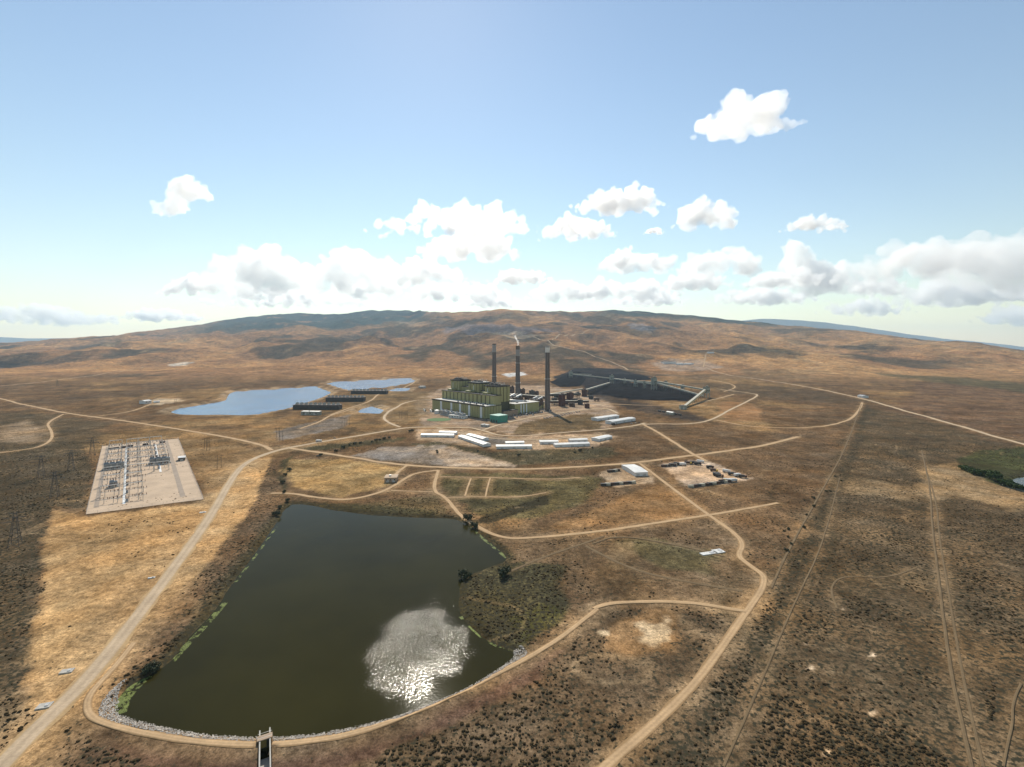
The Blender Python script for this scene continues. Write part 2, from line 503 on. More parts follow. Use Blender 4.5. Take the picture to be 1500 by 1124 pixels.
# ================================================================== ROADS (centre lines as places in the photograph, widths in metres)
ROADS = {
 'main_road': (9.5, 'asphalt', [(-40, 1165), (0, 1124), (60, 1060), (125, 1000), (200, 905), (260, 825), (310, 755), (340, 700), (360, 677), (400, 661), (450, 651), (510, 641), (570, 631), (600, 626), (640, 626), (690, 627)]),
 'west_road': (7.5, 'dirt', [(398, 660), (385, 652), (330, 640), (250, 627), (170, 615), (85, 604), (40, 594), (0, 584), (-100, 562)]),
 'cross_road': (8.0, 'dirt', [(425, 657), (500, 668), (560, 678), (620, 684), (700, 687), (780, 688), (850, 684), (900, 681), (950, 676), (1000, 669), (1060, 662), (1110, 655), (1170, 640)]),
 'plant_loop': (7.0, 'pale', [(690, 627), (712, 632), (725, 637), (745, 639), (765, 639), (800, 636), (850, 632), (890, 629), (930, 624), (945, 620)]),
 'plant_drive': (8.0, 'pale', [(708, 630), (735, 621), (785, 610), (815, 606), (860, 600), (890, 598), (905, 606)]),
 'east_loop': (7.0, 'pale', [(940, 622), (970, 621), (1000, 622), (1030, 619), (1050, 612), (1070, 600), (1100, 586), (1111, 579), (1105, 577), (1050, 570)]),
 'yard_road': (6.5, 'dirt', [(942, 622), (965, 634), (990, 650), (1012, 664), (1035, 676)]),
 'bend_road': (4.4, 'dirt', [(937, 679), (987, 717), (1037, 754), (1075, 780), (1090, 798), (1080, 814), (1095, 826), (1118, 842), (1120, 852), (1113, 870), (1092, 898), (1050, 960), (1009, 1012), (947, 1071), (884, 1124), (850, 1160)]),
 'shore_road': (4.4, 'dirt', [(642, 689), (633, 720), (653, 728), (670, 752), (690, 766), (733, 790), (787, 788), (887, 778), (970, 765), (1037, 755), (1080, 748), (1140, 737)]),
 'inlet_road': (5.0, 'dirt', [(397, 723), (429, 723), (460, 729), (501, 733), (532, 729), (568, 718), (592, 702), (609, 693), (642, 689)]),
 'pump_house_drive': (5.0, 'dirt', [(596, 682), (585, 690), (578, 697), (568, 703)]),
 'field_track': (2.5, 'dirt', [(573, 719), (600, 720), (634, 721)]),
 'dam_road': (3.1, 'dirt', [(196, 943), (171, 975), (136, 1012), (125, 1034), (133, 1053), (159, 1064), (202, 1074), (259, 1085), (317, 1091), (383, 1093), (433, 1090), (487, 1083), (540, 1070), (593, 1051), (648, 1027), (701, 1002), (740, 983), (809, 945), (854, 910), (875, 893)]),
 'spur_road': (3.8, 'dirt', [(870, 893), (885, 886), (912, 883), (981, 881), (1033, 886), (1092, 896)]),
 'highway': (9.0, 'pale', [(1036, 540), (1153, 561), (1262, 583), (1323, 602), (1341, 606), (1425, 630), (1500, 651), (1620, 685)]),
 'ring_road': (6.0, 'dirt', [(1050, 616), (1090, 624), (1134, 627), (1194, 627), (1230, 620), (1248, 614), (1260, 599), (1263, 590)]),
 'pond_road': (6.0, 'dirt', [(484, 608), (512, 598), (544, 588), (552, 579), (562, 574), (600, 566), (612, 556)]),
 'tower_road': (7.0, 'pale', [(632, 586), (612, 586), (590, 591), (580, 598), (566, 606), (561, 613), (570, 620), (586, 626)]),
 'quarry_track': (4.5, 'dirt', [(93, 607), (67, 620), (76, 632), (76, 645), (59, 655), (30, 660), (-20, 666)]),
 'knoll_road': (5.5, 'dirt', [(135, 611), (190, 604), (212, 596), (222, 592)]),
 'corridor_track': (1.5, 'faint', [(1350, 660), (1363, 716), (1365, 770), (1372, 825), (1386, 940), (1398, 1012), (1416, 1090), (1430, 1150)]),
 'corridor_track_east': (1.2, 'faint', [(1357, 690), (1372, 735), (1376, 790), (1385, 840), (1402, 945), (1416, 1020), (1440, 1124)]),
 'hill_road': (9.0, 'pale', [(800, 499), (840, 490), (880, 483), (905, 478)]),
 'mine_road': (10.0, 'pale', [(760, 487), (800, 500), (850, 514), (906, 534), (920, 542)]),
 'mine_spur': (9.0, 'dirt', [(1030, 538), (1033, 524), (1036, 516), (1048, 512)]),
 'ridge_road': (9.0, 'dirt', [(0, 566), (60, 560), (150, 548), (210, 538)]),
 'fence_track': (1.6, 'faint', [(1262, 592), (1238, 660), (1195, 735), (1150, 815), (1130, 862)]),
 'berm_track_a': (2.2, 'faint', [(868, 797), (905, 784), (1000, 800), (1062, 816)]),
 'berm_track_b': (2.6, 'faint', [(858, 800), (925, 835), (1000, 852), (1088, 866)]),
 'berm_track_c': (2.2, 'faint', [(745, 838), (800, 815), (850, 798), (885, 786)]),
 'sage_track_a': (1.4, 'faint', [(1226, 892), (1215, 862), (1232, 843), (1300, 848), (1342, 832)]),
 'sage_track_b': (1.0, 'faint', [(1060, 1124), (1110, 1010), (1165, 880), (1205, 800), (1230, 700)]),
 'plot_track_a': (2.6, 'dirt', [(645, 699), (720, 700), (800, 703), (850, 700)]),
 'plot_track_b': (2.2, 'dirt', [(690, 701), (685, 714), (681, 727)]),
 'plot_track_c': (2.2, 'dirt', [(718, 701), (714, 714), (711, 728)]),
 'plot_track_d': (2.2, 'dirt', [(655, 729), (711, 728), (760, 729), (800, 722)]),
 'heap_track': (7.0, 'dirt', [(862, 590), (930, 594), (985, 594), (1030, 590), (1075, 578)]),
 'yard_track': (6.0, 'dirt', [(906, 540), (960, 546), (1040, 556), (1070, 562), (1080, 568), (1060, 574)]),
 'shed_lane': (5.0, 'pale', [(640, 627), (672, 634), (700, 641), (760, 645), (820, 643), (880, 637)]),
 'west_tower_lane': (5.5, 'dirt', [(440, 628), (470, 618), (484, 608), (520, 600)]),
 'edge_track': (1.0, 'faint', [(1496, 1002), (1483, 1030), (1484, 1060), (1476, 1090), (1470, 1124)]),
}
ROAD_W = {k: smooth_line(sites(v[2]), iters=3) for k, v in ROADS.items()}
DAM_W = ROAD_W['dam_road']
DRIVES = [ROAD_W[k] for k in ROADS]
VERGE = [0.35 if v[1] == 'faint' else 1.0 for v in ROADS.values()]

# ================================================================== GROUND
NC, NR1, NR2 = 900, 330, 250
FAN = 400.0
def make_rows():
    py = np.linspace(1330, 552, NR1)
    y1 = CAM_H * 700 / (py - HOR)
    y0 = np.linspace(15, y1[0], 14)[:-1]
    y2 = np.exp(np.linspace(math.log(y1[-1]), math.log(31000), NR2 + 1))[1:]
    return np.concatenate([y0, y1, y2])
ROWS = make_rows()
UU = np.unique(np.concatenate([np.linspace(-1.42, 1.42, NC), np.linspace(-0.176, -0.146, 90)]))     # finer where the spillway is cut
NC = len(UU)
GX = (UU[None, :] * (ROWS[:, None] + FAN)); GY = np.repeat(ROWS[:, None], NC, 1)
GZ = carve(GX, GY, ground_z(GX, GY))
dam_d = line_d(DAM_W, GX, GY)
res_sd = poly_sd(RES_W, GX, GY)
GZ = np.where(res_sd > 2.2, np.maximum(GZ, np.minimum(0.35, 0.35 - (dam_d - 2.2) / 4.0)), GZ)

sp0 = np.array(site(388, 1074)[:2]); sp1 = np.array(site(388, 1200)[:2])
spd = (sp1 - sp0) / np.hypot(*(sp1 - sp0)); spx = (GX - sp0[0]) * spd[0] + (GY - sp0[1]) * spd[1]; spn = np.abs(-(GX - sp0[0]) * spd[1] + (GY - sp0[1]) * spd[0])
GZ = np.where((spn < 2.05) & (spx > -4) & (spx < 60), -5.2, GZ)

def lerp(c, k, col):
    return c * (1 - k[..., None]) + np.array(col) * k[..., None]

def make_cover(X, Y, Z):
    """Land cover: colour of soil and plants (rgb) and how thick the sagebrush stands (a)."""
    n1 = fbm(X / 220.0, Y / 260.0, 101, 5); n2 = fbm(X / 60.0, Y / 75.0, 111, 4); n3 = fbm(X / 1400.0, Y / 1700.0, 121, 4)
    dist = Y
    c = np.zeros(X.shape + (3,)) + np.array((0.175, 0.105, 0.052))
    sage = np.full(X.shape, 0.38) + 0.25 * n1
    c = lerp(c, sstep(0.0, 0.55, n1 + 0.35 * n2), (0.30, 0.18, 0.075))            # dry straw
    c = lerp(c, sstep(0.05, 0.5, -n1 + 0.3 * n2) * 0.75, (0.115, 0.078, 0.045))    # dark brush
    # beyond the plant: ochre hills with dark brush in the folds
    k = sstep(1900, 3200, dist)
    nn = fbm(X / 700.0, Y / 900.0, 131, 5); nf = fbm(X / 260.0, Y / 420.0, 141, 4)
    hc = np.zeros(X.shape + (3,)) + np.array((0.30, 0.16, 0.07))
    hc = lerp(hc, sstep(0.05, 0.45, nn + 0.3 * nf), (0.44, 0.235, 0.088))
    hc = lerp(hc, sstep(0.0, 0.28, -nn + 0.6 * nf) * 0.9, (0.085, 0.066, 0.042))
    hc = lerp(hc, sstep(0.35, 0.6, nf) * 0.6, (0.45, 0.30, 0.15))
    pxx = 750 + 700 * X / np.maximum(Y, 50)
    hc = lerp(hc, sstep(900, 1200, pxx) * 0.55 * sstep(-0.5, 0.2, nn + 0.4 * nf), (0.45, 0.26, 0.105))
    c = c * (1 - k[..., None]) + hc * k[..., None]
    sage = sage * (1 - 0.5 * k)
    px = 750 + 700 * X / np.maximum(Y, 50)
    # wooded western ridge, then the shadowed band of the eastern one
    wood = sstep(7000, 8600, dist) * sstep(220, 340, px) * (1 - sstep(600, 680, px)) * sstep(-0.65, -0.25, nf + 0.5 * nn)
    wood = np.maximum(wood, sstep(7600, 8300, dist) * sstep(850, 900, px) * (1 - sstep(1120, 1220, px)) * sstep(-0.5, -0.1, nf + 0.4 * nn))  # cloud shadow on the eastern ridge, painted in the forest colour
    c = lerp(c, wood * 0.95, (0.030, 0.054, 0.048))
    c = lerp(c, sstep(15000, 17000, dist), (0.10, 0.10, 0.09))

    def region(pts, soft, col, sg=None, amt=1.0, warp=1.0):
        nonlocal c, sage
        P = sites(pts)
        lo = P.min(0) - soft * 3; hi = P.max(0) + soft * 3
        idx = np.nonzero((X > lo[0]) & (X < hi[0]) & (Y > lo[1]) & (Y < hi[1]))
        if len(idx[0]) == 0:
            return
        x, y = X[idx], Y[idx]
        sd = poly_sd(P, x, y) + fbm(x / (soft * 2.2), y / (soft * 2.2), 151, 3) * soft * 1.1 * warp
        m = sstep(soft * 0.5, -soft * 0.5, sd) * amt
        c[idx] = lerp(c[idx], m, col)
        if sg is not None:
            sage[idx] = sage[idx] * (1 - m) + sg * m

    STRAW = (0.47, 0.28, 0.115); DARK = (0.125, 0.09, 0.052); SAGE = (0.135, 0.092, 0.050); DIRT = (0.46, 0.32, 0.19)
    OLIVE = (0.105, 0.095, 0.04); GRAVEL = (0.27, 0.225, 0.18); COAL = (0.02, 0.019, 0.02); GOLD = (0.33, 0.21, 0.085)
    # west side
    region([(-300, 640), (0, 650), (60, 636), (120, 648), (138, 690), (120, 745), (78, 742), (60, 800), (62, 860), (46, 950), (42, 1040), (0, 1085), (-300, 1200)], 4.5, DARK, 0.8, 0.9)
    region([(-200, 590), (60, 605), (150, 620), (150, 650), (60, 660), (-200, 660)], 25, (0.12, 0.088, 0.05), 0.6, 0.8)
    region([(0, 625), (40, 615), (70, 630), (65, 648), (25, 650), (0, 645)], 14, DIRT, 0.1, 0.55)
    region([(62, 800), (78, 746), (130, 756), (298, 737), (345, 690), (398, 666), (400, 742), (300, 850), (205, 925), (120, 1040), (0, 1170), (-40, 1160), (44, 1075), (46, 950), (62, 870)], 4, STRAW, 0.08)
    region([(60, 880), (150, 870), (170, 930), (90, 1010), (45, 1050), (46, 950)], 9, (0.45, 0.28, 0.12), 0.03, 0.7)
    region([(270, 640), (390, 660), (340, 690), (300, 720), (270, 665)], 10, (0.29, 0.18, 0.08), 0.2, 0.8)
    region([(400, 668), (415, 735), (390, 790), (340, 850), (270, 930), (215, 985), (180, 1000), (200, 930), (300, 830), (370, 740)], 4, (0.17, 0.105, 0.055), 0.5)
    region([(405, 740), (380, 795), (330, 865), (262, 950), (240, 945), (320, 850), (375, 780)], 5, DARK, 0.9, 0.85)
    region([(80, 1124), (110, 1050), (150, 1075), (300, 1100), (380, 1105), (380, 1200), (40, 1220)], 6, (0.15, 0.095, 0.055), 0.6)
    # below the dam
    region([(150, 1072), (260, 1097), (385, 1103), (490, 1092), (600, 1058), (710, 1010), (820, 950), (870, 905), (880, 925), (800, 990), (650, 1070), (500, 1130), (300, 1140), (150, 1100)], 5, (0.135, 0.078, 0.048), 0.12)
    region([(870, 905), (900, 890), (1080, 905), (1030, 970), (940, 1060), (850, 1150), (500, 1200), (500, 1135), (650, 1075), (800, 990)], 8, (0.15, 0.10, 0.055), 0.55)
    region([(880, 925), (960, 890), (1000, 900), (985, 950), (930, 965), (885, 950)], 7, (0.33, 0.19, 0.08), 0.12, 0.8)
    region([(935, 912), (975, 908), (985, 925), (965, 945), (945, 940)], 4, (0.60, 0.45, 0.27), 0.0, 0.85, 1.6)
    region([(878, 925), (892, 923), (893, 931), (880, 933)], 2, (0.6, 0.45, 0.27), 0.0, 0.9)
    # eastern sage plain
    region([(870, 1170), (950, 1085), (1055, 965), (1125, 870), (1195, 735), (1262, 595), (1330, 608), (1500, 660), (1800, 700), (1900, 1300), (800, 1300)], 22, SAGE, 0.7, 0.85)
    region([(1340, 690), (1400, 676), (1480, 715), (1560, 740), (1480, 748), (1400, 725), (1350, 718)], 10, (0.30, 0.20, 0.10), 0.15, 0.85)
    region([(1200, 690), (1260, 700), (1350, 715), (1420, 730), (1340, 735), (1240, 722)], 9, (0.27, 0.18, 0.09), 0.3, 0.6)
    region([(1200, 840), (1300, 835), (1400, 850), (1380, 870), (1250, 868)], 12, (0.2, 0.14, 0.075), 0.5, 0.6)
    region([(1404, 672), (1440, 660), (1500, 655), (1600, 668), (1600, 715), (1500, 718), (1450, 706), (1412, 690)], 8, (0.07, 0.082, 0.03), 0.6, 0.9)
    region([(1300, 600), (1500, 645), (1700, 690), (1700, 610), (1500, 570), (1350, 560)], 40, (0.165, 0.10, 0.058), 0.3, 0.8)
    region([(1270, 545), (1500, 575), (1700, 600), (1700, 585), (1400, 552)], 50, (0.09, 0.085, 0.045), 0.5, 0.7)
    region([(1268, 592), (1246, 660), (1205, 740), (1160, 820), (1135, 880), (1090, 960), (1020, 1060), (960, 1130), (985, 1130), (1045, 1060), (1110, 965), (1155, 885), (1178, 825), (1222, 742), (1258, 662), (1275, 594)], 6, (0.08, 0.06, 0.036), 0.95, 0.5)
    for (bx, by, br) in ((1234, 892, 4), (1278, 960, 5), (1190, 980, 5), (1279, 1044, 7), (1211, 1104, 8), (1180, 944, 3)):
        region([(bx - br, by), (bx, by - br * 0.6), (bx + br, by), (bx, by + br * 0.6)], 1.0, (0.6, 0.43, 0.26), 0.0, 1.0)
    # middle ground
    region([(420, 672), (500, 672), (590, 684), (570, 710), (500, 728), (430, 715), (412, 690)], 8, GOLD, 0.08)
    region([(430, 735), (500, 742), (560, 735), (640, 725), (660, 755), (560, 750), (480, 745)], 5, (0.15, 0.105, 0.05), 0.4)
    region([(640, 695), (760, 693), (880, 700), (860, 740), (780, 760), (700, 755), (660, 730)], 10, OLIVE, 0.5, 0.75)
    region([(690, 765), (740, 745), (800, 725), (808, 735), (760, 755), (715, 768)], 5, (0.035, 0.03, 0.018), 0.8, 0.9)
    region([(790, 780), (870, 745), (985, 700), (1030, 745), (1000, 760), (900, 772)], 9, (0.30, 0.165, 0.065), 0.15, 0.85)
    region([(740, 795), (900, 782), (1040, 760), (1085, 800), (1070, 820), (1110, 850), (1085, 885), (980, 876), (880, 884), (830, 850), (750, 830)], 10, (0.165, 0.11, 0.06), 0.3, 0.8)
    region([(905, 795), (960, 790), (1050, 810), (1040, 840), (960, 830)], 10, (0.125, 0.11, 0.05), 0.3, 0.7)
    region([(890, 795), (925, 795), (920, 835), (890, 840)], 7, (0.28, 0.20, 0.11), 0.05, 0.7)
    region([(672, 850), (700, 838), (760, 820), (825, 830), (830, 880), (790, 935), (755, 955), (700, 925), (676, 900)], 7, (0.10, 0.085, 0.04), 0.9)
    region([(745, 905), (800, 880), (835, 895), (775, 945), (757, 955)], 5, (0.085, 0.08, 0.025), 0.7, 0.8)
    region([(470, 735), (640, 748), (640, 757), (480, 746)], 3, (0.08, 0.07, 0.03), 0.8, 0.8)
    region([(412, 675), (440, 662), (520, 655), (590, 645), (600, 640), (520, 648), (440, 655), (408, 700), (418, 722)], 4, (0.07, 0.065, 0.03), 0.8, 0.8)
    # plant site
    region([(606, 590), (632, 575), (660, 565), (800, 565), (890, 580), (905, 606), (890, 628), (800, 634), (745, 637), (700, 627), (620, 624)], 10, (0.36, 0.255, 0.165), 0.0)
    region([(608, 628), (700, 630), (745, 641), (880, 634), (905, 640), (870, 655), (760, 660), (700, 655), (610, 645)], 6, (0.40, 0.275, 0.165), 0.0)
    region([(760, 622), (800, 612), (860, 606), (885, 612), (880, 628), (800, 634), (750, 636)], 6, (0.15, 0.10, 0.045), 0.3, 0.9)
    region([(700, 641), (740, 640), (752, 648), (715, 655)], 4, GRAVEL, 0.0, 0.9)
    region([(600, 650), (640, 648), (720, 662), (900, 655), (905, 668), (760, 683), (640, 665)], 7, (0.12, 0.095, 0.05), 0.6)
    region([(515, 668), (560, 655), (650, 652), (700, 668), (750, 684), (640, 682)], 5, GRAVEL, 0.0, 0.95)
    region([(625, 660), (660, 655), (715, 670), (765, 684), (660, 682)], 5, (0.42, 0.30, 0.19), 0.0, 0.85)
    region([(404, 632), (440, 622), (490, 612), (512, 608), (506, 626), (440, 640), (410, 645)], 6, (0.20, 0.165, 0.13), 0.0, 0.9)
    region([(505, 585), (560, 575), (630, 575), (625, 610), (590, 622), (560, 610)], 15, (0.22, 0.15, 0.075), 0.2, 0.7)
    region([(850, 560), (900, 557), (960, 562), (1030, 578), (1010, 588), (930, 586), (860, 578)], 12, COAL, 0.0)
    region([(806, 552), (840, 540), (905, 540), (960, 552), (900, 562), (850, 566)], 15, (0.035, 0.032, 0.032), 0.0)
    region([(862, 580), (880, 578), (1000, 602), (1045, 616), (1030, 620), (930, 602)], 10, (0.06, 0.05, 0.042), 0.1, 0.85)
    region([(735, 548), (765, 545), (772, 549), (745, 552)], 10, (0.62, 0.60, 0.56), 0.0)
    region([(875, 692), (925, 684), (955, 690), (960, 708), (900, 714)], 4, DIRT, 0.0)
    region([(966, 680), (1030, 673), (1105, 702), (1010, 715)], 4, (0.47, 0.33, 0.21), 0.0)
    region([(640, 478), (700, 474), (790, 480), (830, 488), (760, 491), (680, 487)], 120, (0.23, 0.19, 0.185), 0.0, 0.7)
    region([(560, 470), (640, 466), (660, 474), (600, 480)], 160, (0.40, 0.27, 0.15), 0.0, 0.6)
    region([(700, 488), (760, 484), (800, 490), (740, 494)], 90, (0.46, 0.34, 0.21), 0.0, 0.7)
    region([(1000, 560), (1150, 566), (1290, 588), (1230, 592), (1060, 575)], 40, (0.10, 0.072, 0.045), 0.5, 0.7)  # cloud shadow east of the coal yard, painted as darker ground
    region([(1050, 590), (1090, 588), (1120, 600), (1115, 615), (1060, 618)], 12, (0.36, 0.19, 0.08), 0.1, 0.7)
    region([(210, 590), (232, 584), (262, 583), (268, 588), (225, 594)], 10, (0.5, 0.37, 0.23), 0.0, 0.9)
    region([(247, 534), (262, 531), (282, 531), (276, 535), (252, 537)], 30, (0.6, 0.52, 0.42), 0.0, 0.9)
    region([(955, 532), (985, 525), (1030, 528), (1060, 538), (1020, 545), (970, 542)], 30, (0.36, 0.26, 0.18), 0.0, 0.8)
    region([(920, 475), (945, 473), (965, 482), (955, 489), (935, 486)], 60, (0.33, 0.28, 0.25), 0.0, 0.8)
    for P, vg in zip(DRIVES, VERGE):                     # worn verges
        Q = P[::2] if len(P) >= 60 else P
        lo = P.min(0) - 20; hi = P.max(0) + 20
        idx = np.nonzero((X > lo[0]) & (X < hi[0]) & (Y > lo[1]) & (Y < hi[1]))
        m = sstep(9.0 * vg + 1, 3.0 * vg, line_d(Q, X[idx], Y[idx]) + n2[idx] * 3 + fbm(X[idx] / 9, Y[idx] / 9, 181, 2) * 2) * 0.5 * (0.4 + 0.6 * vg)
        c[idx] = lerp(c[idx], m, (0.34, 0.225, 0.115)); sage[idx] *= (1 - 0.8 * m)
    d = line_d(ROAD_W['main_road'], X, Y)
    m = sstep(30.0, 12.0, d + n2 * 8) * 0.6 * sstep(900, 700, Y)
    c[...] = lerp(c, m, (0.44, 0.28, 0.13)); sage *= (1 - m)
    # damp bank of the reservoir
    m = sstep(9.0, 3.0, res_sd) * sstep(-4, 2, dam_d - 12)
    c[...] = lerp(c, m * 0.8, (0.065, 0.055, 0.025)); sage = np.maximum(sage, m * 0.8)
    for P in list(POND_W.values())[:4]:
        sd = poly_sd(P, X, Y)
        m = sstep(30.0, 18.0, sd) * 0.8
        c[...] = lerp(c, m, (0.36, 0.25, 0.14)); sage *= (1 - m)
    # drainage lines and stock trails
    wx = X + fbm(X / 45.0, Y / 45.0, 191, 2) * 14; wy = Y + fbm(X / 45.0, Y / 45.0, 193, 2) * 14
    m = sstep(0.035, 0.0, np.abs(fbm(wx / 210.0, wy / 210.0, 195, 3))) * 0.55 * sstep(3200, 1500, Y) * np.clip(sage * 2, 0, 1)
    c[...] = lerp(c, m, (0.062, 0.05, 0.028)); sage = np.maximum(sage, m)
    m = sstep(0.014, 0.0, np.abs(fbm(wx / 130.0, wy / 130.0, 197, 2))) * 0.4 * sstep(1500, 600, Y) * np.clip(sage * 2, 0, 1)
    c[...] = lerp(c, m, (0.34, 0.235, 0.125)); sage = sage * (1 - m)
    c *= (1 + 0.26 * n2 + 0.18 * fbm(X / 17.0, Y / 17.0, 171, 3))[..., None]
    return np.clip(c, 0.008, 0.8), np.clip(sage, 0, 1)

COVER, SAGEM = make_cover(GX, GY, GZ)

def ground_material():
    m, t, N, L, B = nt('dry_rangeland')
    tc = N.new('ShaderNodeTexCoord'); P = tc.outputs['Object']
    at = N.new('ShaderNodeAttribute'); at.attribute_name = 'cover'
    col = at.outputs['Color']; sg = at.outputs['Alpha']
    # grass and soil mottling at several scales
    for sc, lo, hi in ((0.011, 0.66, 1.30), (0.05, 0.62, 1.34), (0.25, 0.58, 1.38), (0.9, 0.58, 1.36), (2.6, 0.66, 1.28)):
        f = noise_node(N, L, P, sc, 5, 0.6)
        col = mix(N, L, 'MULTIPLY', 1.0, col, ramp(N, L, f, [(0.32, grey(lo)), (0.68, grey(hi))]))
    # warm / cool drift
    f = noise_node(N, L, P, 0.02, 4)
    col = mix(N, L, 'MULTIPLY', 1.0, col, ramp(N, L, f, [(0.35, (1.08, 0.98, 0.86)), (0.65, (0.95, 1.0, 1.10))]))
    # sagebrush: dark clumps, denser where the cover says so
    f1 = noise_node(N, L, P, 0.42, 3, 0.6)
    f2 = noise_node(N, L, P, 0.03, 4, 0.6)
    a = N.new('ShaderNodeMath'); a.operation = 'MULTIPLY_ADD'; L.new(sg, a.inputs[0]); a.inputs[1].default_value = 0.22; L.new(f1, a.inputs[2])
    b = N.new('ShaderNodeMath'); b.operation = 'MULTIPLY_ADD'; L.new(f2, b.inputs[0]); b.inputs[1].default_value = 0.22; L.new(a.outputs[0], b.inputs[2])
    k = N.new('ShaderNodeMapRange'); k.inputs[1].default_value = 0.74; k.inputs[2].default_value = 0.84
    L.new(b.outputs[0], k.inputs[0])
    col = mix(N, L, 'MIX', k.outputs[0], col, (0.048, 0.042, 0.026))
    # pale tufts and bare spots
    f3 = noise_node(N, L, P, 0.16, 6, 0.7)
    k3 = N.new('ShaderNodeMapRange'); k3.inputs[1].default_value = 0.62; k3.inputs[2].default_value = 0.74; k3.inputs[4].default_value = 0.45
    L.new(f3, k3.inputs[0])
    col = mix(N, L, 'MIX', k3.outputs[0], col, (0.40, 0.28, 0.14))
    hs = N.new('ShaderNodeHueSaturation'); hs.inputs['Saturation'].default_value = 0.96; L.new(col, hs.inputs['Color'])
    L.new(hs.outputs[0], B.inputs['Base Color'])
    B.inputs['Roughness'].default_value = 1.0
    B.inputs['Specular IOR Level'].default_value = 0.0
    bp = N.new('ShaderNodeBump'); bp.inputs['Strength'].default_value = 0.5; bp.inputs['Distance'].default_value = 0.6
    L.new(b.outputs[0], bp.inputs['Height']); L.new(bp.outputs[0], B.inputs['Normal'])
    return m

def grid_faces(nr, nc):
    i = np.arange(nr - 1)[:, None] * nc + np.arange(nc - 1)[None, :]
    return np.stack([i, i + 1, i + nc + 1, i + nc], -1).reshape(-1, 4)

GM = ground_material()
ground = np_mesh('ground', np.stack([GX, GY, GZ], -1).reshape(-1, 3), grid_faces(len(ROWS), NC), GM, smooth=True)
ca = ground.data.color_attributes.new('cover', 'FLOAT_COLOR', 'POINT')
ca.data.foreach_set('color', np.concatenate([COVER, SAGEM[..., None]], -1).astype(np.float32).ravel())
tag(ground, 'dry brown rangeland plain rising to ochre hills', kind='structure')

# fast look-up of the finished ground surface
def gz(x, y):
    x = np.atleast_1d(np.asarray(x, float)); y = np.atleast_1d(np.asarray(y, float))
    r = np.interp(y, ROWS, np.arange(len(ROWS)))
    u = x / (y + FAN)
    cidx = np.interp(u, UU, np.arange(NC))
    r0 = np.clip(np.floor(r).astype(int), 0, len(ROWS) - 2); c0 = np.clip(np.floor(cidx).astype(int), 0, NC - 2)
    fr = np.clip(r - r0, 0, 1); fc = np.clip(cidx - c0, 0, 1)
    return ((GZ[r0, c0] * (1 - fc) + GZ[r0, c0 + 1] * fc) * (1 - fr) + (GZ[r0 + 1, c0] * (1 - fc) + GZ[r0 + 1, c0 + 1] * fc) * fr)

def gat(px, py, dz=0.0):
    x, y, _ = site(px, py)
    return (x, y, float(gz(x, y)[0]) + dz)

# ------------------------------------------------------------------ roads
def road_material(name, color, edge):
    m, t, N, L, B = nt(name)
    tc = N.new('ShaderNodeTexCoord'); P = tc.outputs['Object']
    uv = N.new('ShaderNodeUVMap'); sx = N.new('ShaderNodeSeparateXYZ'); L.new(uv.outputs[0], sx.inputs[0])
    prof = ramp(N, L, sx.outputs[0], [(0.0, edge), (0.10, edge), (0.2, color), (0.32, tuple(c * 1.08 for c in color)), (0.5, tuple(c * 0.9 for c in color)),
                                      (0.68, tuple(c * 1.08 for c in color)), (0.8, color), (0.90, edge), (1.0, edge)])
    a = ramp(N, L, noise_node(N, L, P, 0.08, 5), [(0.3, grey(0.85)), (0.7, grey(1.12))])
    b = ramp(N, L, noise_node(N, L, P, 0.9, 4), [(0.3, grey(0.86)), (0.7, grey(1.12))])
    c = mix(N, L, 'MULTIPLY', 1.0, prof, a); c = mix(N, L, 'MULTIPLY', 1.0, c, b)
    L.new(c, B.inputs['Base Color']); B.inputs['Roughness'].default_value = 0.95; B.inputs['Specular IOR Level'].default_value = 0.1
    return m
ROADM = {'asphalt': road_material('worn_asphalt', (0.46, 0.345, 0.23), (0.42, 0.28, 0.14)),
         'dirt': road_material('packed_dirt', (0.47, 0.315, 0.175), (0.33, 0.21, 0.105)),
         'pale': road_material('pale_gravel', (0.50, 0.375, 0.245), (0.36, 0.24, 0.13)),
         'faint': road_material('faint_wheel_track', (0.175, 0.121, 0.066), (0.14, 0.096, 0.052))}

def ribbon(name, P, width, mat, lift=0.12, jitter=0.13, seed=0):
    """Strip draped along the line P."""
    seg = np.r_[0, np.cumsum(np.hypot(*np.diff(P, axis=0).T))]
    ymid = max(P[:, 1].mean(), 100)
    n = int(np.clip(seg[-1] / max(2.0, ymid * 0.004), 8, 500))
    s = np.linspace(0, seg[-1], n)
    x = np.interp(s, seg, P[:, 0]); y = np.interp(s, seg, P[:, 1])
    tx = np.gradient(x); ty = np.gradient(y); l = np.hypot(tx, ty) + 1e-9; nx, ny = -ty / l, tx / l
    K = 7
    V = []; UV = []
    for j in range(K):
        w = (j / (K - 1) - 0.5) * width
        wob = (vnoise(s / 9.0, np.full(n, j * 0.1 + seed), 5) - 0.5) * width * jitter * 2 * (1 if j in (0, K - 1) else 0)
        X = x + nx * (w + wob); Y = y + ny * (w + wob)
        zz = gz(X, Y) + lift * (1.0 if 0 < j < K - 1 else 0.3) + y * 0.00022
        V.append(np.stack([X, Y, zz], -1)); UV.append(np.stack([np.full(n, j / (K - 1)), s / width], -1))
    V = np.stack(V, 1).reshape(-1, 3); UV = np.stack(UV, 1).reshape(-1, 2)
    F = grid_faces(n, K)
    o = np_mesh(name, V, F, mat, smooth=True)
    ul = o.data.uv_layers.new(name='UVMap')
    li = np.zeros(len(o.data.loops), np.int32); o.data.loops.foreach_get('vertex_index', li)
    ul.data.foreach_set('uv', UV[li].astype(np.float32).ravel())
    return o

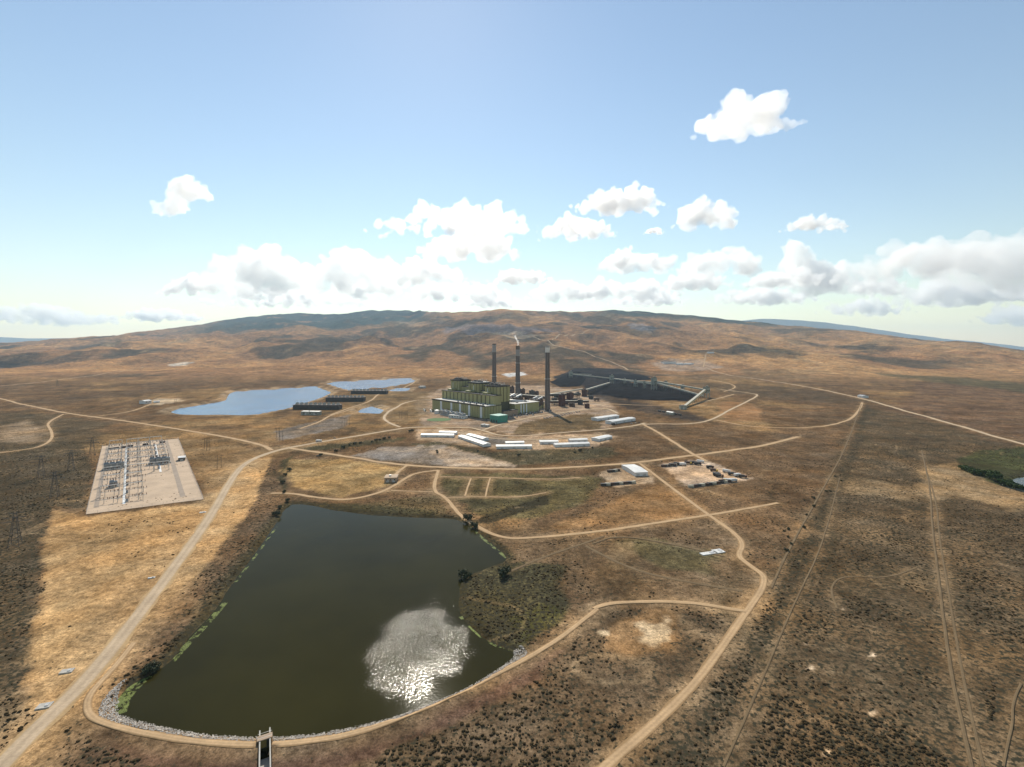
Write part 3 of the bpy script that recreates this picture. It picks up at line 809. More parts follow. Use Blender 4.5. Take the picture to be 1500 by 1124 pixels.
for i, (k, (w, mt, _)) in enumerate(ROADS.items()):
    o = ribbon(k[:-2] if k[-2] == '_' else k, ROAD_W[k], w, ROADM[mt], lift=0.10 + 0.03 * (i % 7), seed=i)
    tag(o, kind='structure')

# ------------------------------------------------------------------ water
def water_material(name, color, calm=None, scale=0.55, bump=0.35, rough=0.06):
    m, t, N, L, B = nt(name)
    tc = N.new('ShaderNodeTexCoord'); P = tc.outputs['Object']
    f = noise_node(N, L, P, 0.012, 4)
    c = mix(N, L, 'MULTIPLY', 1.0, color, ramp(N, L, f, [(0.35, grey(0.8)), (0.65, grey(1.2))]))
    L.new(c, B.inputs['Base Color'])
    B.inputs['Roughness'].default_value = rough; B.inputs['IOR'].default_value = 1.33
    B.inputs['Specular IOR Level'].default_value = 0.25 if calm is None else 0.06
    n1 = noise_node(N, L, P, scale, 3 if calm else 4, 0.6)
    bp = N.new('ShaderNodeBump'); bp.inputs['Distance'].default_value = 0.6
    L.new(n1, bp.inputs['Height'])
    if calm is None:
        bp.inputs['Strength'].default_value = bump
    else:
        # wind-ruffled water: ripples die out in the lee of the dam
        at = N.new('ShaderNodeAttribute'); at.attribute_name = 'ruffle'
        mu = N.new('ShaderNodeMath'); mu.operation = 'MULTIPLY'; mu.inputs[1].default_value = bump
        L.new(at.outputs['Fac'], mu.inputs[0]); L.new(mu.outputs[0], bp.inputs['Strength'])
    L.new(bp.outputs[0], B.inputs['Normal'])
    return m

def water_sheet(name, P, z, mat, step, label, ruffle=None):
    """Water surface as a grid clipped a little outside the outline (the banks cut the shore line)."""
    lo = P.min(0) - 12; hi = P.max(0) + 12
    nx = int((hi[0] - lo[0]) / step) + 2; ny = int((hi[1] - lo[1]) / step) + 2
    xs = np.linspace(lo[0], hi[0], nx); ys = np.linspace(lo[1], hi[1], ny)
    X, Y = np.meshgrid(xs, ys)
    sd = poly_sd(P, X, Y)
    F = grid_faces(ny, nx)
    keep = (sd.ravel()[F] < step + 4.5).all(1)
    F = F[keep]
    used, inv = np.unique(F, return_inverse=True)
    V = np.stack([X.ravel(), Y.ravel(), np.full(X.size, z)], -1)[used]
    o = np_mesh(name, V, inv.reshape(-1, 4), mat)
    if ruffle is not None:
        a = o.data.attributes.new('ruffle', 'FLOAT', 'POINT')
        a.data.foreach_set('value', ruffle(V[:, 0], V[:, 1]).astype(np.float32))
    return tag(o, label, kind='structure')

GUST = sites([(536, 1012), (545, 1006), (575, 1013), (600, 1004), (625, 985), (655, 976), (688, 956), (690, 930), (672, 905), (640, 885), (600, 880), (560, 905), (540, 940), (530, 980)])
CALM = sites([(150, 1120), (150, 900), (400, 720), (440, 730), (440, 850), (500, 930), (520, 1010), (545, 1014), (590, 1020), (640, 990), (700, 960), (730, 930), (790, 950), (620, 1110)])
def ruffle(X, Y):
    """Wind on the water: a gusty patch off the point, light ripples up the lake, calm in the lee of the dam."""
    w = fbm(X / 14.0, Y / 14.0, 61, 3)
    a = sstep(12, -20, poly_sd(GUST, X, Y) + w * 8) * np.clip(0.95 + 0.5 * fbm(X / 7.0, Y / 7.0, 63, 3), 0.4, 1.4)
    l = 0.42 * sstep(-14, 22, poly_sd(CALM, X, Y) + w * 8) * (0.7 + 0.6 * fbm(X / 40.0, Y / 40.0, 67, 3))
    return np.clip(np.maximum(a, l), 0.03, 1.2)
water_sheet('reservoir_water', RES_W, WATER_Z, water_material('reservoir_water', (0.027, 0.0235, 0.006), True, 0.8, 0.5, 0.07), 3.0,
            'dark olive green reservoir glittering in the sun', ruffle)
PM = water_material('pond_water', (0.035, 0.13, 0.27), None, 0.35, 0.25, 0.2)
for k, P in POND_W.items():
    water_sheet('pond_water', P, -3.0, PM if k != 'wet' else water_material('marsh_water', (0.03, 0.035, 0.03), None, 0.4, 0.2, 0.15), 12.0, {'big': 'large blue pond behind the cooling towers', 'far': 'long blue pond nearest the hills', 'small': 'small blue pond beside the power station',
                'triangle': 'small triangular pond by the tower road', 'wet': 'marsh pond in the green hollow'}[k])

# ================================================================== MATERIALS OF THE WORKS
M = {
 'siding': paint('olive_green_siding', (0.35, 0.325, 0.145), 0.55, 0.18, 0.05, streak=True),
 'siding_dark': paint('dark_olive_siding', (0.085, 0.078, 0.036), 0.6, 0.2, 0.05, streak=True),
 'stripe': paint('pale_translucent_panel', (0.72, 0.74, 0.72), 0.5, 0.12, 0.1, streak=True),
 'roof_pale': paint('pale_gravel_roof', (0.66, 0.62, 0.56), 0.9, 0.22, 0.06),
 'roof_dark': paint('dark_roofing', (0.06, 0.052, 0.045), 0.85, 0.3, 0.1),
 'turquoise': paint('turquoise_siding', (0.06, 0.26, 0.19), 0.5, 0.15, 0.1, streak=True),
 'stack': paint('sooty_concrete', (0.135, 0.112, 0.10), 0.85, 0.25, 0.03, streak=True),
 'stack_light': paint('light_concrete_band', (0.30, 0.285, 0.27), 0.85, 0.2, 0.05, streak=True),
 'soot': paint('black_soot', (0.03, 0.028, 0.026), 0.9, 0.2, 0.05),
 'white': paint('white_metal', (0.66, 0.645, 0.61), 0.5, 0.16, 0.1),
 'white_wall': paint('off_white_sheet_wall', (0.70, 0.69, 0.66), 0.55, 0.12, 0.12, streak=True),
 'steel': paint('galvanised_steel', (0.52, 0.51, 0.49), 0.45, 0.2, 0.3, metallic=0.4),
 'dark_steel': paint('dark_steel', (0.07, 0.066, 0.062), 0.6, 0.3, 0.2),
 'brown_steel': paint('rust_brown_steel', (0.10, 0.062, 0.045), 0.7, 0.35, 0.12),
 'red': paint('red_oxide_steel', (0.085, 0.034, 0.026), 0.65, 0.25, 0.15),
 'conv': paint('pale_gallery_sheet', (0.46, 0.42, 0.32), 0.6, 0.15, 0.1),
 'conv_green': paint('grey_green_sheet', (0.31, 0.315, 0.25), 0.6, 0.2, 0.1, streak=True),
 'concrete': paint('concrete', (0.46, 0.43, 0.38), 0.85, 0.2, 0.2),
 'tan_wall': paint('tan_block_wall', (0.36, 0.26, 0.18), 0.8, 0.2, 0.2),
 'wood': paint('weathered_pole_wood', (0.10, 0.075, 0.055), 0.9, 0.25, 0.5),
 'glass': paint('dark_glass', (0.02, 0.025, 0.03), 0.1, 0.1, 0.5, spec=0.6),
 'rubber': paint('tyre_rubber', (0.02, 0.02, 0.02), 0.9, 0.2, 1.0),
 'coal': paint('coal', (0.020, 0.019, 0.020), 1.0, 0.4, 0.05, spec=0.0),
 'blue': paint('blue_paint', (0.05, 0.10, 0.22), 0.4, 0.1, 0.3),
 'yellow': paint('yellow_paint', (0.55, 0.36, 0.05), 0.5, 0.15, 0.3),
 'gravel': paint('pinkish_gravel', (0.50, 0.37, 0.255), 0.95, 0.16, 0.05),
 'lawn': paint('watered_lawn', (0.06, 0.13, 0.02), 0.9, 0.3, 0.2),
 'leaf': paint('grey_green_leaves', (0.050, 0.062, 0.026), 0.8, 0.45, 0.6),
 'leaf_bright': paint('bright_green_leaves', (0.06, 0.095, 0.02), 0.8, 0.4, 0.6),
 'bark': paint('grey_bark', (0.12, 0.09, 0.065), 0.9, 0.3, 1.5),
 'sage': paint('sagebrush_twigs', (0.072, 0.052, 0.028), 1.0, 0.5, 0.25, spec=0.0),
 'stone': paint('riprap_stone', (0.56, 0.50, 0.43), 0.9, 0.4, 0.35),
 'algae': paint('bright_algae', (0.14, 0.17, 0.03), 0.8, 0.35, 0.3),
 'transformer': paint('grey_blue_enamel', (0.30, 0.33, 0.35), 0.5, 0.2, 0.3),
 'insulator': paint('brown_porcelain', (0.12, 0.05, 0.03), 0.3, 0.1, 1.0),
}

# ================================================================== POWER STATION
ST_O = (-196.0, 1176.0); ST_RZ = math.atan2(-0.73, 0.68)
ST_Z = 0.0
def st(s, b, z=0.0):
    return (ST_O[0] + 0.68 * s + 0.73 * b, ST_O[1] - 0.73 * s + 0.68 * b, z)

ps = empty('power_station', (ST_O[0], ST_O[1], 0), ST_RZ)
tag(ps, 'huge olive green power station hall with three boiler towers and a long pale roof', 'power plant')

def child(mb, name, mat, parent=ps, **kw):
    return mb.build(name, mat, parent, **kw)

def lbox(x0, x1, y0, y1, z0, z1):
    return MB().box(((x0 + x1) / 2, (y0 + y1) / 2, z0), (x1 - x0, y1 - y0, z1 - z0))

hall = child(lbox(0, 202, 0, 48, 0, 27), 'turbine_hall', M['siding_dark'])
# wall panels of the long front and of the east end, each proud of the dark wall behind
def panels(parent, n, length, z0, z1, place, white=(), thick=0.5, gap=1.1):
    w = length / n
    me_cache = {}
    for i in range(n):
        key = i in white
        if key not in me_cache:
            o = MB().box((0, 0, 0), (w - gap, thick, z1 - z0)).build('wall_panel', M['stripe'] if key else M['siding'], parent)
            me_cache[key] = o
        else:
            o = me_cache[key].copy(); COL.objects.link(o); o.parent = parent
        x, y, rz = place((i + 0.5) * w)
        o.location = (x, y, z0); o.rotation_euler = (0, 0, rz)
panels(hall, 24, 202, 1.0, 25.5, lambda d: (d, -0.3, 0), white=(4, 9, 13, 17, 22))
panels(hall, 6, 48, 1.0, 25.5, lambda d: (202.3, d, math.pi / 2))
panels(hall, 6, 48, 1.0, 25.5, lambda d: (-0.3, d, math.pi / 2))
roof = child(lbox(-1.2, 203.2, -1.2, 30, 27.0, 28.2), 'roof', M['roof_pale'])
child(lbox(-1.2, 203.2, -1.6, -0.9, 27.2, 29.2), 'parapet', M['roof_dark'])
for i in range(14):
    x = 95 + i * 7.6
    mb = MB().box((x, 8 + (i % 3) * 6, 28.2), (3.2, 2.4, 1.8)).tube((x, 8 + (i % 3) * 6, 30), (x, 8 + (i % 3) * 6, 31.6), 0.7)
    child(mb, 'roof_vent', M['dark_steel'], roof)
# stepped bunker bay between hall and boilers
child(lbox(-2, 196, 30, 52, 27.0, 47.0), 'bunker_bay', M['siding'])
for i in range(13):
    child(lbox(2 + i * 15, 4.2 + i * 15, 29.4, 30.0, 28.4, 46), 'wall_rib', M['siding_dark'])
child(lbox(-3, 197, 29.2, 53, 47.0, 48.2), 'bunker_roof', M['roof_dark'])
for (x0, x1) in ((14, 30), (86, 104), (150, 164)):
    child(lbox(x0, x1, 36, 50, 48.2, 52.5), 'penthouse', M['siding'])
# three boiler towers
def boiler(x0, x1, y0, y1, h, k):
    b = child(lbox(x0, x1, y0, y1, 0, h), 'boiler_tower', M['siding_dark'])
    w, d = x1 - x0, y1 - y0
    for i in range(4):                                   # piers of the front
        u = x0 + w * (0.02 + i * 0.26)
        child(lbox(u, u + w * 0.20, y0 - 1.6, y0 - 0.02, 40, h - 3), 'pier', M['siding'], b)
    child(lbox(x0 + w * (0.225 + 0.26 * (k % 2)), x0 + w * (0.275 + 0.26 * (k % 2)), y0 - 1.2, y0 - 0.03, 44, h - 7), 'stripe_panel', M['stripe'], b)
    for i in range(4):                                   # piers of the east side
        v = y0 + d * (0.02 + i * 0.26)
        child(lbox(x1 + 0.02, x1 + 1.5, v, v + d * 0.2, 30, h - 3), 'pier', M['siding'], b)
    child(lbox(x0 - 2.2, x1 + 2.2, y0 - 2.4, y1 + 1, h - 2.4, h), 'roof_rim', M['roof_dark'], b)
    child(lbox(x0 + 3, x1 - 3, y0 + 3, y1 - 3, h, h + 1.2), 'roof_deck', M['roof_pale'] if k == 1 else M['roof_dark'], b)
    for i in range(5):
        x = x0 + w * (0.14 + 0.18 * i)
        child(MB().box((x, y0 + d * 0.3, h + 1.2), (w * 0.09, d * 0.2, 2.4 + (i % 2) * 1.6)), 'roof_plant', M['dark_steel'], b)
        child(MB().tube((x, y0 + d * 0.7, h + 1.2), (x, y0 + d * 0.7, h + 5.0 + (i % 3)), 0.9), 'roof_pipe', M['steel'], b)
    return b
boiler(4, 40, 54, 88, 74, 0)
boiler(76, 116, 54, 92, 71, 1)
boiler(138, 178, 54, 94, 67, 2)
for (x0, x1, h) in ((41, 75, 58), (117, 137, 52)):
    g = child(lbox(x0, x1, 58, 84, 0, h), 'link_bay', M['siding'])
    child(lbox(x0 - 0.6, x1 + 0.6, 57.2, 84.4, h, h + 1.4), 'link_roof', M['roof_dark'], g)
# service annex on the east side
an = child(lbox(150, 192, 98, 178, 0, 23), 'annex', M['siding'])
child(lbox(149, 193, 97, 179, 23, 24.2), 'annex_roof', M['roof_pale'], an)
for i in range(3):
    child(lbox(192.05, 192.9, 116 + i * 9, 119 + i * 9, 1, 21.5), 'stripe_panel', M['stripe'], an)
for i in range(5):
    child(MB().box((160 + (i % 2) * 16, 106 + i * 14, 24.2), (5, 4, 2.2)), 'roof_vent', M['dark_steel'], an)
lo = child(lbox(192.5, 204, 52, 96, 0, 12), 'service_wing', M['tan_wall'])
child(lbox(192.2, 204.6, 51.4, 96.6, 12, 12.8), 'wing_roof', M['roof_dark'], lo)
lw = child(lbox(120, 152, 180, 240, 0, 15), 'rear_annex', M['siding'])
child(lbox(119, 153, 179, 241, 15, 16), 'rear_roof', M['roof_pale'], lw)

# turquoise block standing free at the corner of the hall
tq = empty('turquoise_building', st(250, -2, 0), ST_RZ)
tag(tq, 'turquoise metal clad block at the near corner of the power station', 'building')
MB().box((0, 0, 0), (26, 26, 13.5)).build('wall', M['turquoise'], tq)
MB().box((0, 0, 13.5), (27, 27, 0.9)).build('roof', paint('pale_turquoise_roof', (0.22, 0.42, 0.36), 0.6, 0.12, 0.1), tq)
for i in (-1, 0, 1):
    MB().box((i * 8, -13.25, 0.2), (4.2, 0.4, 5)).build('roller_door', M['dark_steel'], tq)

# front yard: transformers, switch hall, tanks, lawn
def transformer(name, loc, rz, s, label, group=None):
    t = empty(name, loc, rz)
    tag(t, label, 'transformer', group)
    MB().box((0, 0, 0), (s * 1.3, s * 0.8, s * 0.18)).build('plinth', M['concrete'], t)
    MB().box((0, 0, s * 0.18), (s, s * 0.5, s * 0.75)).build('tank', M['transformer'], t)
    for sd in (-1, 1):
        r = MB()
        for i in range(7):
            r.box((-s * 0.42 + i * s * 0.14, sd * s * 0.34, s * 0.25), (s * 0.05, s * 0.16, s * 0.6))
        r.build('radiator', M['steel'], t)
    for i in range(3):
        MB().tube((-s * 0.3 + i * s * 0.3, 0, s * 0.93), (-s * 0.3 + i * s * 0.3, 0, s * 1.35), s * 0.06, s * 0.035).build('bushing', M['insulator'], t)
    MB().tube((-s * 0.45, 0, s * 1.02), (s * 0.1, 0, s * 1.02), s * 0.09).build('conservator', M['transformer'], t)
    return t
for i, (s, b) in enumerate(((84, -26), (102, -27), (122, -28), (142, -28), (160, -28))):
    transformer('step_up_transformer', st(s, b), ST_RZ, 12, 'grey main transformer in front of the long turbine hall', 'main transformers along the turbine hall')

def building(name, label, cat, pl, pr, depth, h, wall, roof, gable=0.0, doors=2, windows=0, group=None, base=None):
    """Long building: front base corners at two places, depth going away from the viewer."""
    a = np.array(gat(*pl)); b = np.array(gat(*pr))
    L = float(np.hypot(*(b - a)[:2])); rz = math.atan2(b[1] - a[1], b[0] - a[0])
    o = empty(name, (a[0], a[1], min(a[2], b[2]) - 0.15), rz)
    tag(o, label, cat, group)
    MB().box((L / 2, depth / 2, 0), (L, depth, h)).build('wall', wall, o)
    if gable > 0:
        ov = 0.5
        v = [(-ov, -ov, h), (L + ov, -ov, h), (L + ov, depth + ov, h), (-ov, depth + ov, h), (-ov, depth / 2, h + gable), (L + ov, depth / 2, h + gable),
             (-ov, -ov, h + 0.25), (L + ov, -ov, h + 0.25), (L + ov, depth + ov, h + 0.25), (-ov, depth + ov, h + 0.25), (-ov, depth / 2, h + gable + 0.25), (L + ov, depth / 2, h + gable + 0.25)]
        f = [(0, 1, 2, 3), (6, 7, 11, 10), (8, 9, 10, 11), (0, 6, 7, 1), (2, 8, 9, 3), (0, 4, 10, 6), (4, 3, 9, 10), (1, 7, 11, 5), (5, 11, 8, 2), (0, 3, 4), (1, 5, 2)]
        MB().add(v, f).build('roof', roof, o)
    else:
        MB().box((L / 2, depth / 2, h), (L + 0.8, depth + 0.8, 0.5)).build('roof', roof, o)
        MB().box((L * 0.4, depth * 0.5, h + 0.5), (2.5, 2.0, 1.4)).build('roof_unit', M['steel'], o)
    for i in range(doors):
        x = L * (i + 0.5) / doors
        MB().box((x, -0.12, 0.1), (min(4.0, L / doors * 0.5), 0.25, h * 0.62)).build('door', M['steel'], o)
    for i in range(windows):
        x = L * (i + 0.5) / windows
        w = MB().box((x, -0.1, h * 0.45), (L / windows * 0.5, 0.22, h * 0.3)).build('window', M['white'], o)
        MB().box((x, -0.24, h * 0.48), (L / windows * 0.42, 0.1, h * 0.24)).build('pane', M['glass'], w)
    return o

building('switch_hall', 'low white building beside the lawn in front of the turbine hall', 'building', (657, 612), (680, 614), 14, 6, M['white_wall'], M['roof_pale'], 0, 2, 6)
building('gate_office', 'small grey office in front of the main transformers', 'building', (704, 625), (714, 626), 8, 4, M['concrete'], M['roof_pale'], 0, 1, 4)
def tank(px, py, r, h, mat, label, cat='tank', group=None, name='storage_tank'):
    p = gat(px, py)
    o = empty(name, p); tag(o, label, cat, group)
    MB().tube((0, 0, -0.3), (0, 0, h), r, n=28).build('shell', mat, o, smooth=False)
    MB().tube((0, 0, h), (0, 0, h + r * 0.22), r * 1.02, r * 0.15, n=28).build('roof', M['white'], o)
    mb = MB()
    for i in range(int(h / 0.8)):
        mb.beam((r + 0.15, -0.35, 0.6 + i * 0.8), (r + 0.15, 0.35, 0.6 + i * 0.8), 0.08)
    mb.beam((r + 0.15, -0.35, 0), (r + 0.15, -0.35, h + 0.6), 0.08).beam((r + 0.15, 0.35, 0), (r + 0.15, 0.35, h + 0.6), 0.08)
    mb.build('ladder', M['steel'], o)
    return o
tank(640, 606, 6, 8, M['white'], 'white round tank at the west end of the turbine hall')
tank(648, 603, 4.5, 7, M['white_wall'], 'smaller off-white tank close behind the lawn')
for i, (px, py) in enumerate(((770, 604), (778, 603), (786, 602.5))):
    tank(px, py, 5.5, 9, M['white_wall'], 'pale round tank in the row before the annex', group='tanks beside the annex')
lw_p = gat(643, 615)
v = [(math.cos(t) * 26, math.sin(t) * 24, 0.25) for t in np.linspace(0, 2 * math.pi, 36, endpoint=False)]
lawn = MB().add(v, [tuple(range(36))]).build('lawn', M['lawn'])
lawn.location = (lw_p[0], lw_p[1], lw_p[2]); tag(lawn, 'oval green lawn before the turbine hall', kind='structure')

# ------------------------------------------------------------------ smoke stacks
def stack(x, y, h, r0, r1, band, label, rings):
    z = float(gz(x, y)[0]) - 0.5
    o = empty('smoke_stack', (x, y, z)); tag(o, label, 'chimney', 'smoke stacks of the power station')
    n = 40; prof = []
    for i in range(25):
        t = i / 24.0
        prof.append((r0 + (r1 - r0) * (1 - (1 - t) ** 1.6), t * (h - 2.5)))
    V = []; F = []
    for k, (r, zz) in enumerate(prof):
        V += [(r * math.cos(2 * math.pi * i / n), r * math.sin(2 * math.pi * i / n), zz) for i in range(n)]
    for k in range(len(prof) - 1):
        F += [(k * n + i, k * n + (i + 1) % n, (k + 1) * n + (i + 1) % n, (k + 1) * n + i) for i in range(n)]
    MB().add(V, F).build('shaft', M['stack'], o, smooth=True)
    rb = prof[-1][0]
    z0, z1, bm = band
    MB().tube((0, 0, z0), (0, 0, z1), rb * 1.035 + (h - z0) * 0.004, rb * 1.035, n=40, cap=False).build('band', bm, o, smooth=True)
    cap = MB().tube((0, 0, h - 2.5), (0, 0, h), rb * 1.06, rb * 1.0, n=40).build('cap', M['soot'] if bm is not M['white'] else M['stack_light'], o)
    for zz in rings:
        t = zz / h; r = r0 + (r1 - r0) * (1 - (1 - t) ** 1.6)
        p = MB().tube((0, 0, zz), (0, 0, zz + 0.8), r + 1.6, n=40).build('platform', M['steel'], o)
        g = MB()
        for i in range(20):
            a = 2 * math.pi * i / 20
            g.tube(((r + 1.4) * math.cos(a), (r + 1.4) * math.sin(a), zz + 0.8), ((r + 1.4) * math.cos(a), (r + 1.4) * math.sin(a), zz + 2.0), 0.07, n=4)
        for i in range(20):
            a, b = 2 * math.pi * i / 20, 2 * math.pi * (i + 1) / 20
            g.beam(((r + 1.4) * math.cos(a), (r + 1.4) * math.sin(a), zz + 2.0), ((r + 1.4) * math.cos(b), (r + 1.4) * math.sin(b), zz + 2.0), 0.1)
        g.build('railing', M['steel'], p)
    lad = MB()
    lad.beam((0.3, -r0 - 0.1, 2), (0.3, -rb - 0.25, h - 3), 0.25)
    lad.build('ladder', M['steel'], o)
    MB().box((0, -r0 * 0.99, 0), (3, 0.8, 5)).build('base_door', M['dark_steel'], o)
    return o
stack(-59.5, 1600, 169, 8.4, 6.2, (141, 166.5, M['stack_light']), 'rearmost smoke stack, behind the middle boiler tower, with a grey band at the top', (60,))
stack(17, 1400, 160, 7.9, 5.8, (131, 150, M['stack_light']), 'middle smoke stack giving off a wisp of steam', (52, 110))
stack(86.7, 1167, 157.5, 7.0, 5.2, (143, 155, M['white']), 'nearest smoke stack with a white band round its top', (78,))

# loose plant round the station
SK = empty('equipment_skid', (0, 0, 0))
MB().box((0, 0, 0), (7, 4, .5)).build('skid', M['concrete'], SK); MB().box((-1.2, 0, .5), (3.2, 2.6, 2.6)).build('cabinet', M['steel'], SK)
MB().tube((2.0, 0, .5), (2.0, 0, 4.2), 1.0, n=12).build('vessel', M['dark_steel'], SK)
srg = np.random.default_rng(3)
SKP = [(-14 + 9 * i, -12 - 5 * (i % 3)) for i in range(9)] + [(208 + 7 * (i % 4), 30 + 13 * i) for i in range(9)] + [(196 + 9 * (i % 3), 110 + 11 * i) for i in range(10)] + [(150 - 12 * i, 192 + 5 * (i % 3)) for i in range(5)]
for i, (s_, b_) in enumerate(SKP):
    o = SK if i == 0 else copy_tree(SK)
    o.location = st(s_ + srg.uniform(-2, 2), b_ + srg.uniform(-2, 2)); o.rotation_euler = (0, 0, ST_RZ + srg.uniform(-.2, .2)); k_ = srg.uniform(.7, 1.3); o.scale = (k_, k_, k_)
    tag(o, 'small grey equipment skid on the yard close to the station walls', 'equipment', 'equipment skids round the station')

# ------------------------------------------------------------------ scrubbers and ducts behind the boilers
def scrubber(x, y, w, d, h, label):
    o = empty('scrubber_unit', (x, y, 0), ST_RZ); tag(o, label, 'scrubber', 'flue gas scrubbers between boilers and stacks')
    for sx in (-1, 1):
        for sy in (-1, 1):
            MB().box((sx * w * 0.42, sy * d * 0.42, 0), (1.2, 1.2, h * 0.35)).build('leg', M['dark_steel'], o)
    MB().box((0, 0, h * 0.35), (w, d, h * 0.5)).build('casing', M['brown_steel'], o)
    hp = MB()
    for i in range(3):
        hp.add(*((lambda c: ([(c - w * .14, -d * .3, h * .35), (c + w * .14, -d * .3, h * .35), (c + w * .14, d * .3, h * .35), (c - w * .14, d * .3, h * .35), (c, 0, h * .16)], [(0, 1, 4), (1, 2, 4), (2, 3, 4), (3, 0, 4), (0, 3, 2, 1)]))(-w * .32 + i * w * .32)))
    hp.build('hopper', M['dark_steel'], o)
    for i in range(3):
        dd = MB().tube((-w * .35 + i * w * .35, -d * .2, h * .85), (-w * .35 + i * w * .35, d * .5, h * 1.0), w * .1, n=12)
        dd.build('duct', M['dark_steel'] if i % 2 else M['steel'], o)
    for i in range(4):
        MB().box((-w * .4 + i * w * .27, d * .2, h * .85), (w * .1, d * .3, h * .1)).build('rapper_house', M['roof_dark'], o)
    MB().beam((-w * .5, -d * .5, h * .6), (w * .5, -d * .5, h * .95), 1.0, 1.6).build('stair', M['steel'], o)
    return o
for i, (s_, b_, w_, d_, h_) in enumerate(((20, 120, 34, 26, 40), (62, 124, 34, 26, 42), (104, 128, 34, 26, 40), (60, 170, 40, 24, 36), (110, 174, 34, 26, 34), (150, 215, 26, 22, 28))):
    x, y, _ = st(s_, b_)
    scrubber(x, y, w_, d_, h_, 'brown scrubber casing on legs with round ducts behind the boilers')
big = MB()
for (a, b, r) in (((st(40, 100, 34)), (st(40, 240, 20)), 4.0), ((st(96, 100, 36)), (st(70, 230, 18)), 4.0), ((st(150, 100, 30)), (st(176, 160, 22)), 3.2)):
    o = empty('flue_duct', (a[0], a[1], 0)); tag(o, 'fat grey flue duct running from a boiler tower towards the stacks', 'duct', 'flue ducts')
    p = np.array(a) - np.array([a[0], a[1], 0]); q = np.array(b) - np.array([a[0], a[1], 0])
    MB().tube(p, q, r, n=16).build('pipe', M['steel'], o, smooth=True)
    for t in (0.25, 0.6, 0.95):
        c = p + (q - p) * t
        MB().box((c[0], c[1], 0), (1.4, 1.4, c[2])).build('support', M['dark_steel'], o)

# ------------------------------------------------------------------ coal handling
def tower(px, py, w, d, h, mat, label, rz=0.3, name='transfer_tower', cat='tower', group='conveyor transfer towers', open_low=False):
    p = gat(px, py)
    o = empty(name, p, rz); tag(o, label, cat, group)
    if open_low:
        for sx in (-1, 1):
            for sy in (-1, 1):
                MB().box((sx * w * .44, sy * d * .44, -0.5), (w * .1, w * .1, h * .45)).build('leg', mat, o)
        for sx in (-1, 1):
            MB().beam((sx * w * .44, -d * .44, 0.5), (sx * w * .44, d * .44, h * .42), w * .05).build('brace', mat, o)
        MB().box((0, 0, h * .44), (w, d, h * .56)).build('housing', mat, o)
    else:
        MB().box((0, 0, -0.5), (w, d, h + .5)).build('housing', mat, o)
    MB().box((0, 0, h), (w * 1.06, d * 1.06, h * .03)).build('roof', M['roof_dark'], o)
    MB().box((w * .15, 0, h * 1.03), (w * .4, d * .4, h * .1)).build('head_house', mat, o)
    for i in range(3):
        MB().box((-w * .3 + i * w * .3, -d * .505, h * .62), (w * .14, .3, h * .12)).build('window', M['glass'], o)
    return o
red = [(823, 595, 13, 13, 30), (835, 586, 16, 14, 21), (856, 581, 12, 12, 22), (860, 598, 9, 9, 11)]
for (px, py, w, d, h), lab in zip(red, ('tall red brown coal silo next to the nearest stack', 'squat red brown crusher house behind the tall silo',
                                         'red brown silo where the pale conveyor starts', 'small red brown cube hut on the pale yard')):
    tower(px, py, w, d, h, M['red'], lab, ST_RZ, 'coal_silo', 'silo', 'red brown coal silos')
TOW = [(836, 556, 14, 14, 38, 'grey green tower on top of the western coal heap'), (896, 562, 14, 12, 36, 'grey green transfer tower at the edge of the black yard'),
       (931, 567, 10, 10, 27, 'slim grey green tower between the two yard towers'), (944, 569, 8, 8, 26, 'slim grey green tower second in the row of the coal yard'), (958, 571, 16, 14, 44, 'tall grey green tower in the middle of the coal yard'),
       (1035, 583, 14, 14, 33, 'grey green tower at the east end of the coal yard'),
       (915, 562, 9, 9, 22, 'small grey green tower just east of the yard edge tower'), (975, 569, 11, 10, 26, 'grey green tower right after the tall one'), (1000, 573, 10, 10, 22, 'small grey green tower at the end of the rear conveyor')]
for (px, py, w, d, h, lab) in TOW:
    tower(px, py, w, d, h, M['conv_green'], lab, 0.4, open_low=True)

for i, (px, py, w, d, h, lab) in enumerate(((812, 592, 12, 9, 16, 'dark ash house tucked behind the nearest stack'), (829, 592, 10, 8, 12, 'dark hut between the red silos'), (842, 590, 14, 8, 11, 'dark crusher shed east of the red silos'), (846, 583, 10, 8, 17, 'slim dark tower behind the red silos'),
                                             (866, 585, 12, 8, 10, 'dark shed at the foot of the pale conveyor'), (772, 588, 12, 10, 22, 'dark duct tower between the annex and the middle stack'), (790, 590, 16, 10, 14, 'dark fan house beside the annex'), (750, 583, 12, 10, 34, 'dark duct tower at the back of the boilers'), (760, 582, 14, 12, 26, 'brown bag house left of the middle stack'), (766, 585, 10, 9, 30, 'dark lift tower touching the middle stack'),
                                             (779, 584, 14, 10, 24, 'brown bag house right of the middle stack'), (786, 582, 10, 10, 18, 'dark hopper house behind the fan house'), (816, 585, 16, 9, 13, 'dark pipe rack house behind the nearest stack'), (838, 596, 14, 7, 9, 'dark pump shed before the red silos'),
                                             (850, 593, 12, 7, 13, 'brown sampling house by the pale yard'), (874, 588, 14, 7, 9, 'dark shed along the rail embankment'))):
    tower(px, py, w, d, h, M['brown_steel'] if i % 2 else M['dark_steel'], lab, ST_RZ, 'process_tower', 'tower', 'dark process towers', open_low=(i % 3 == 0))

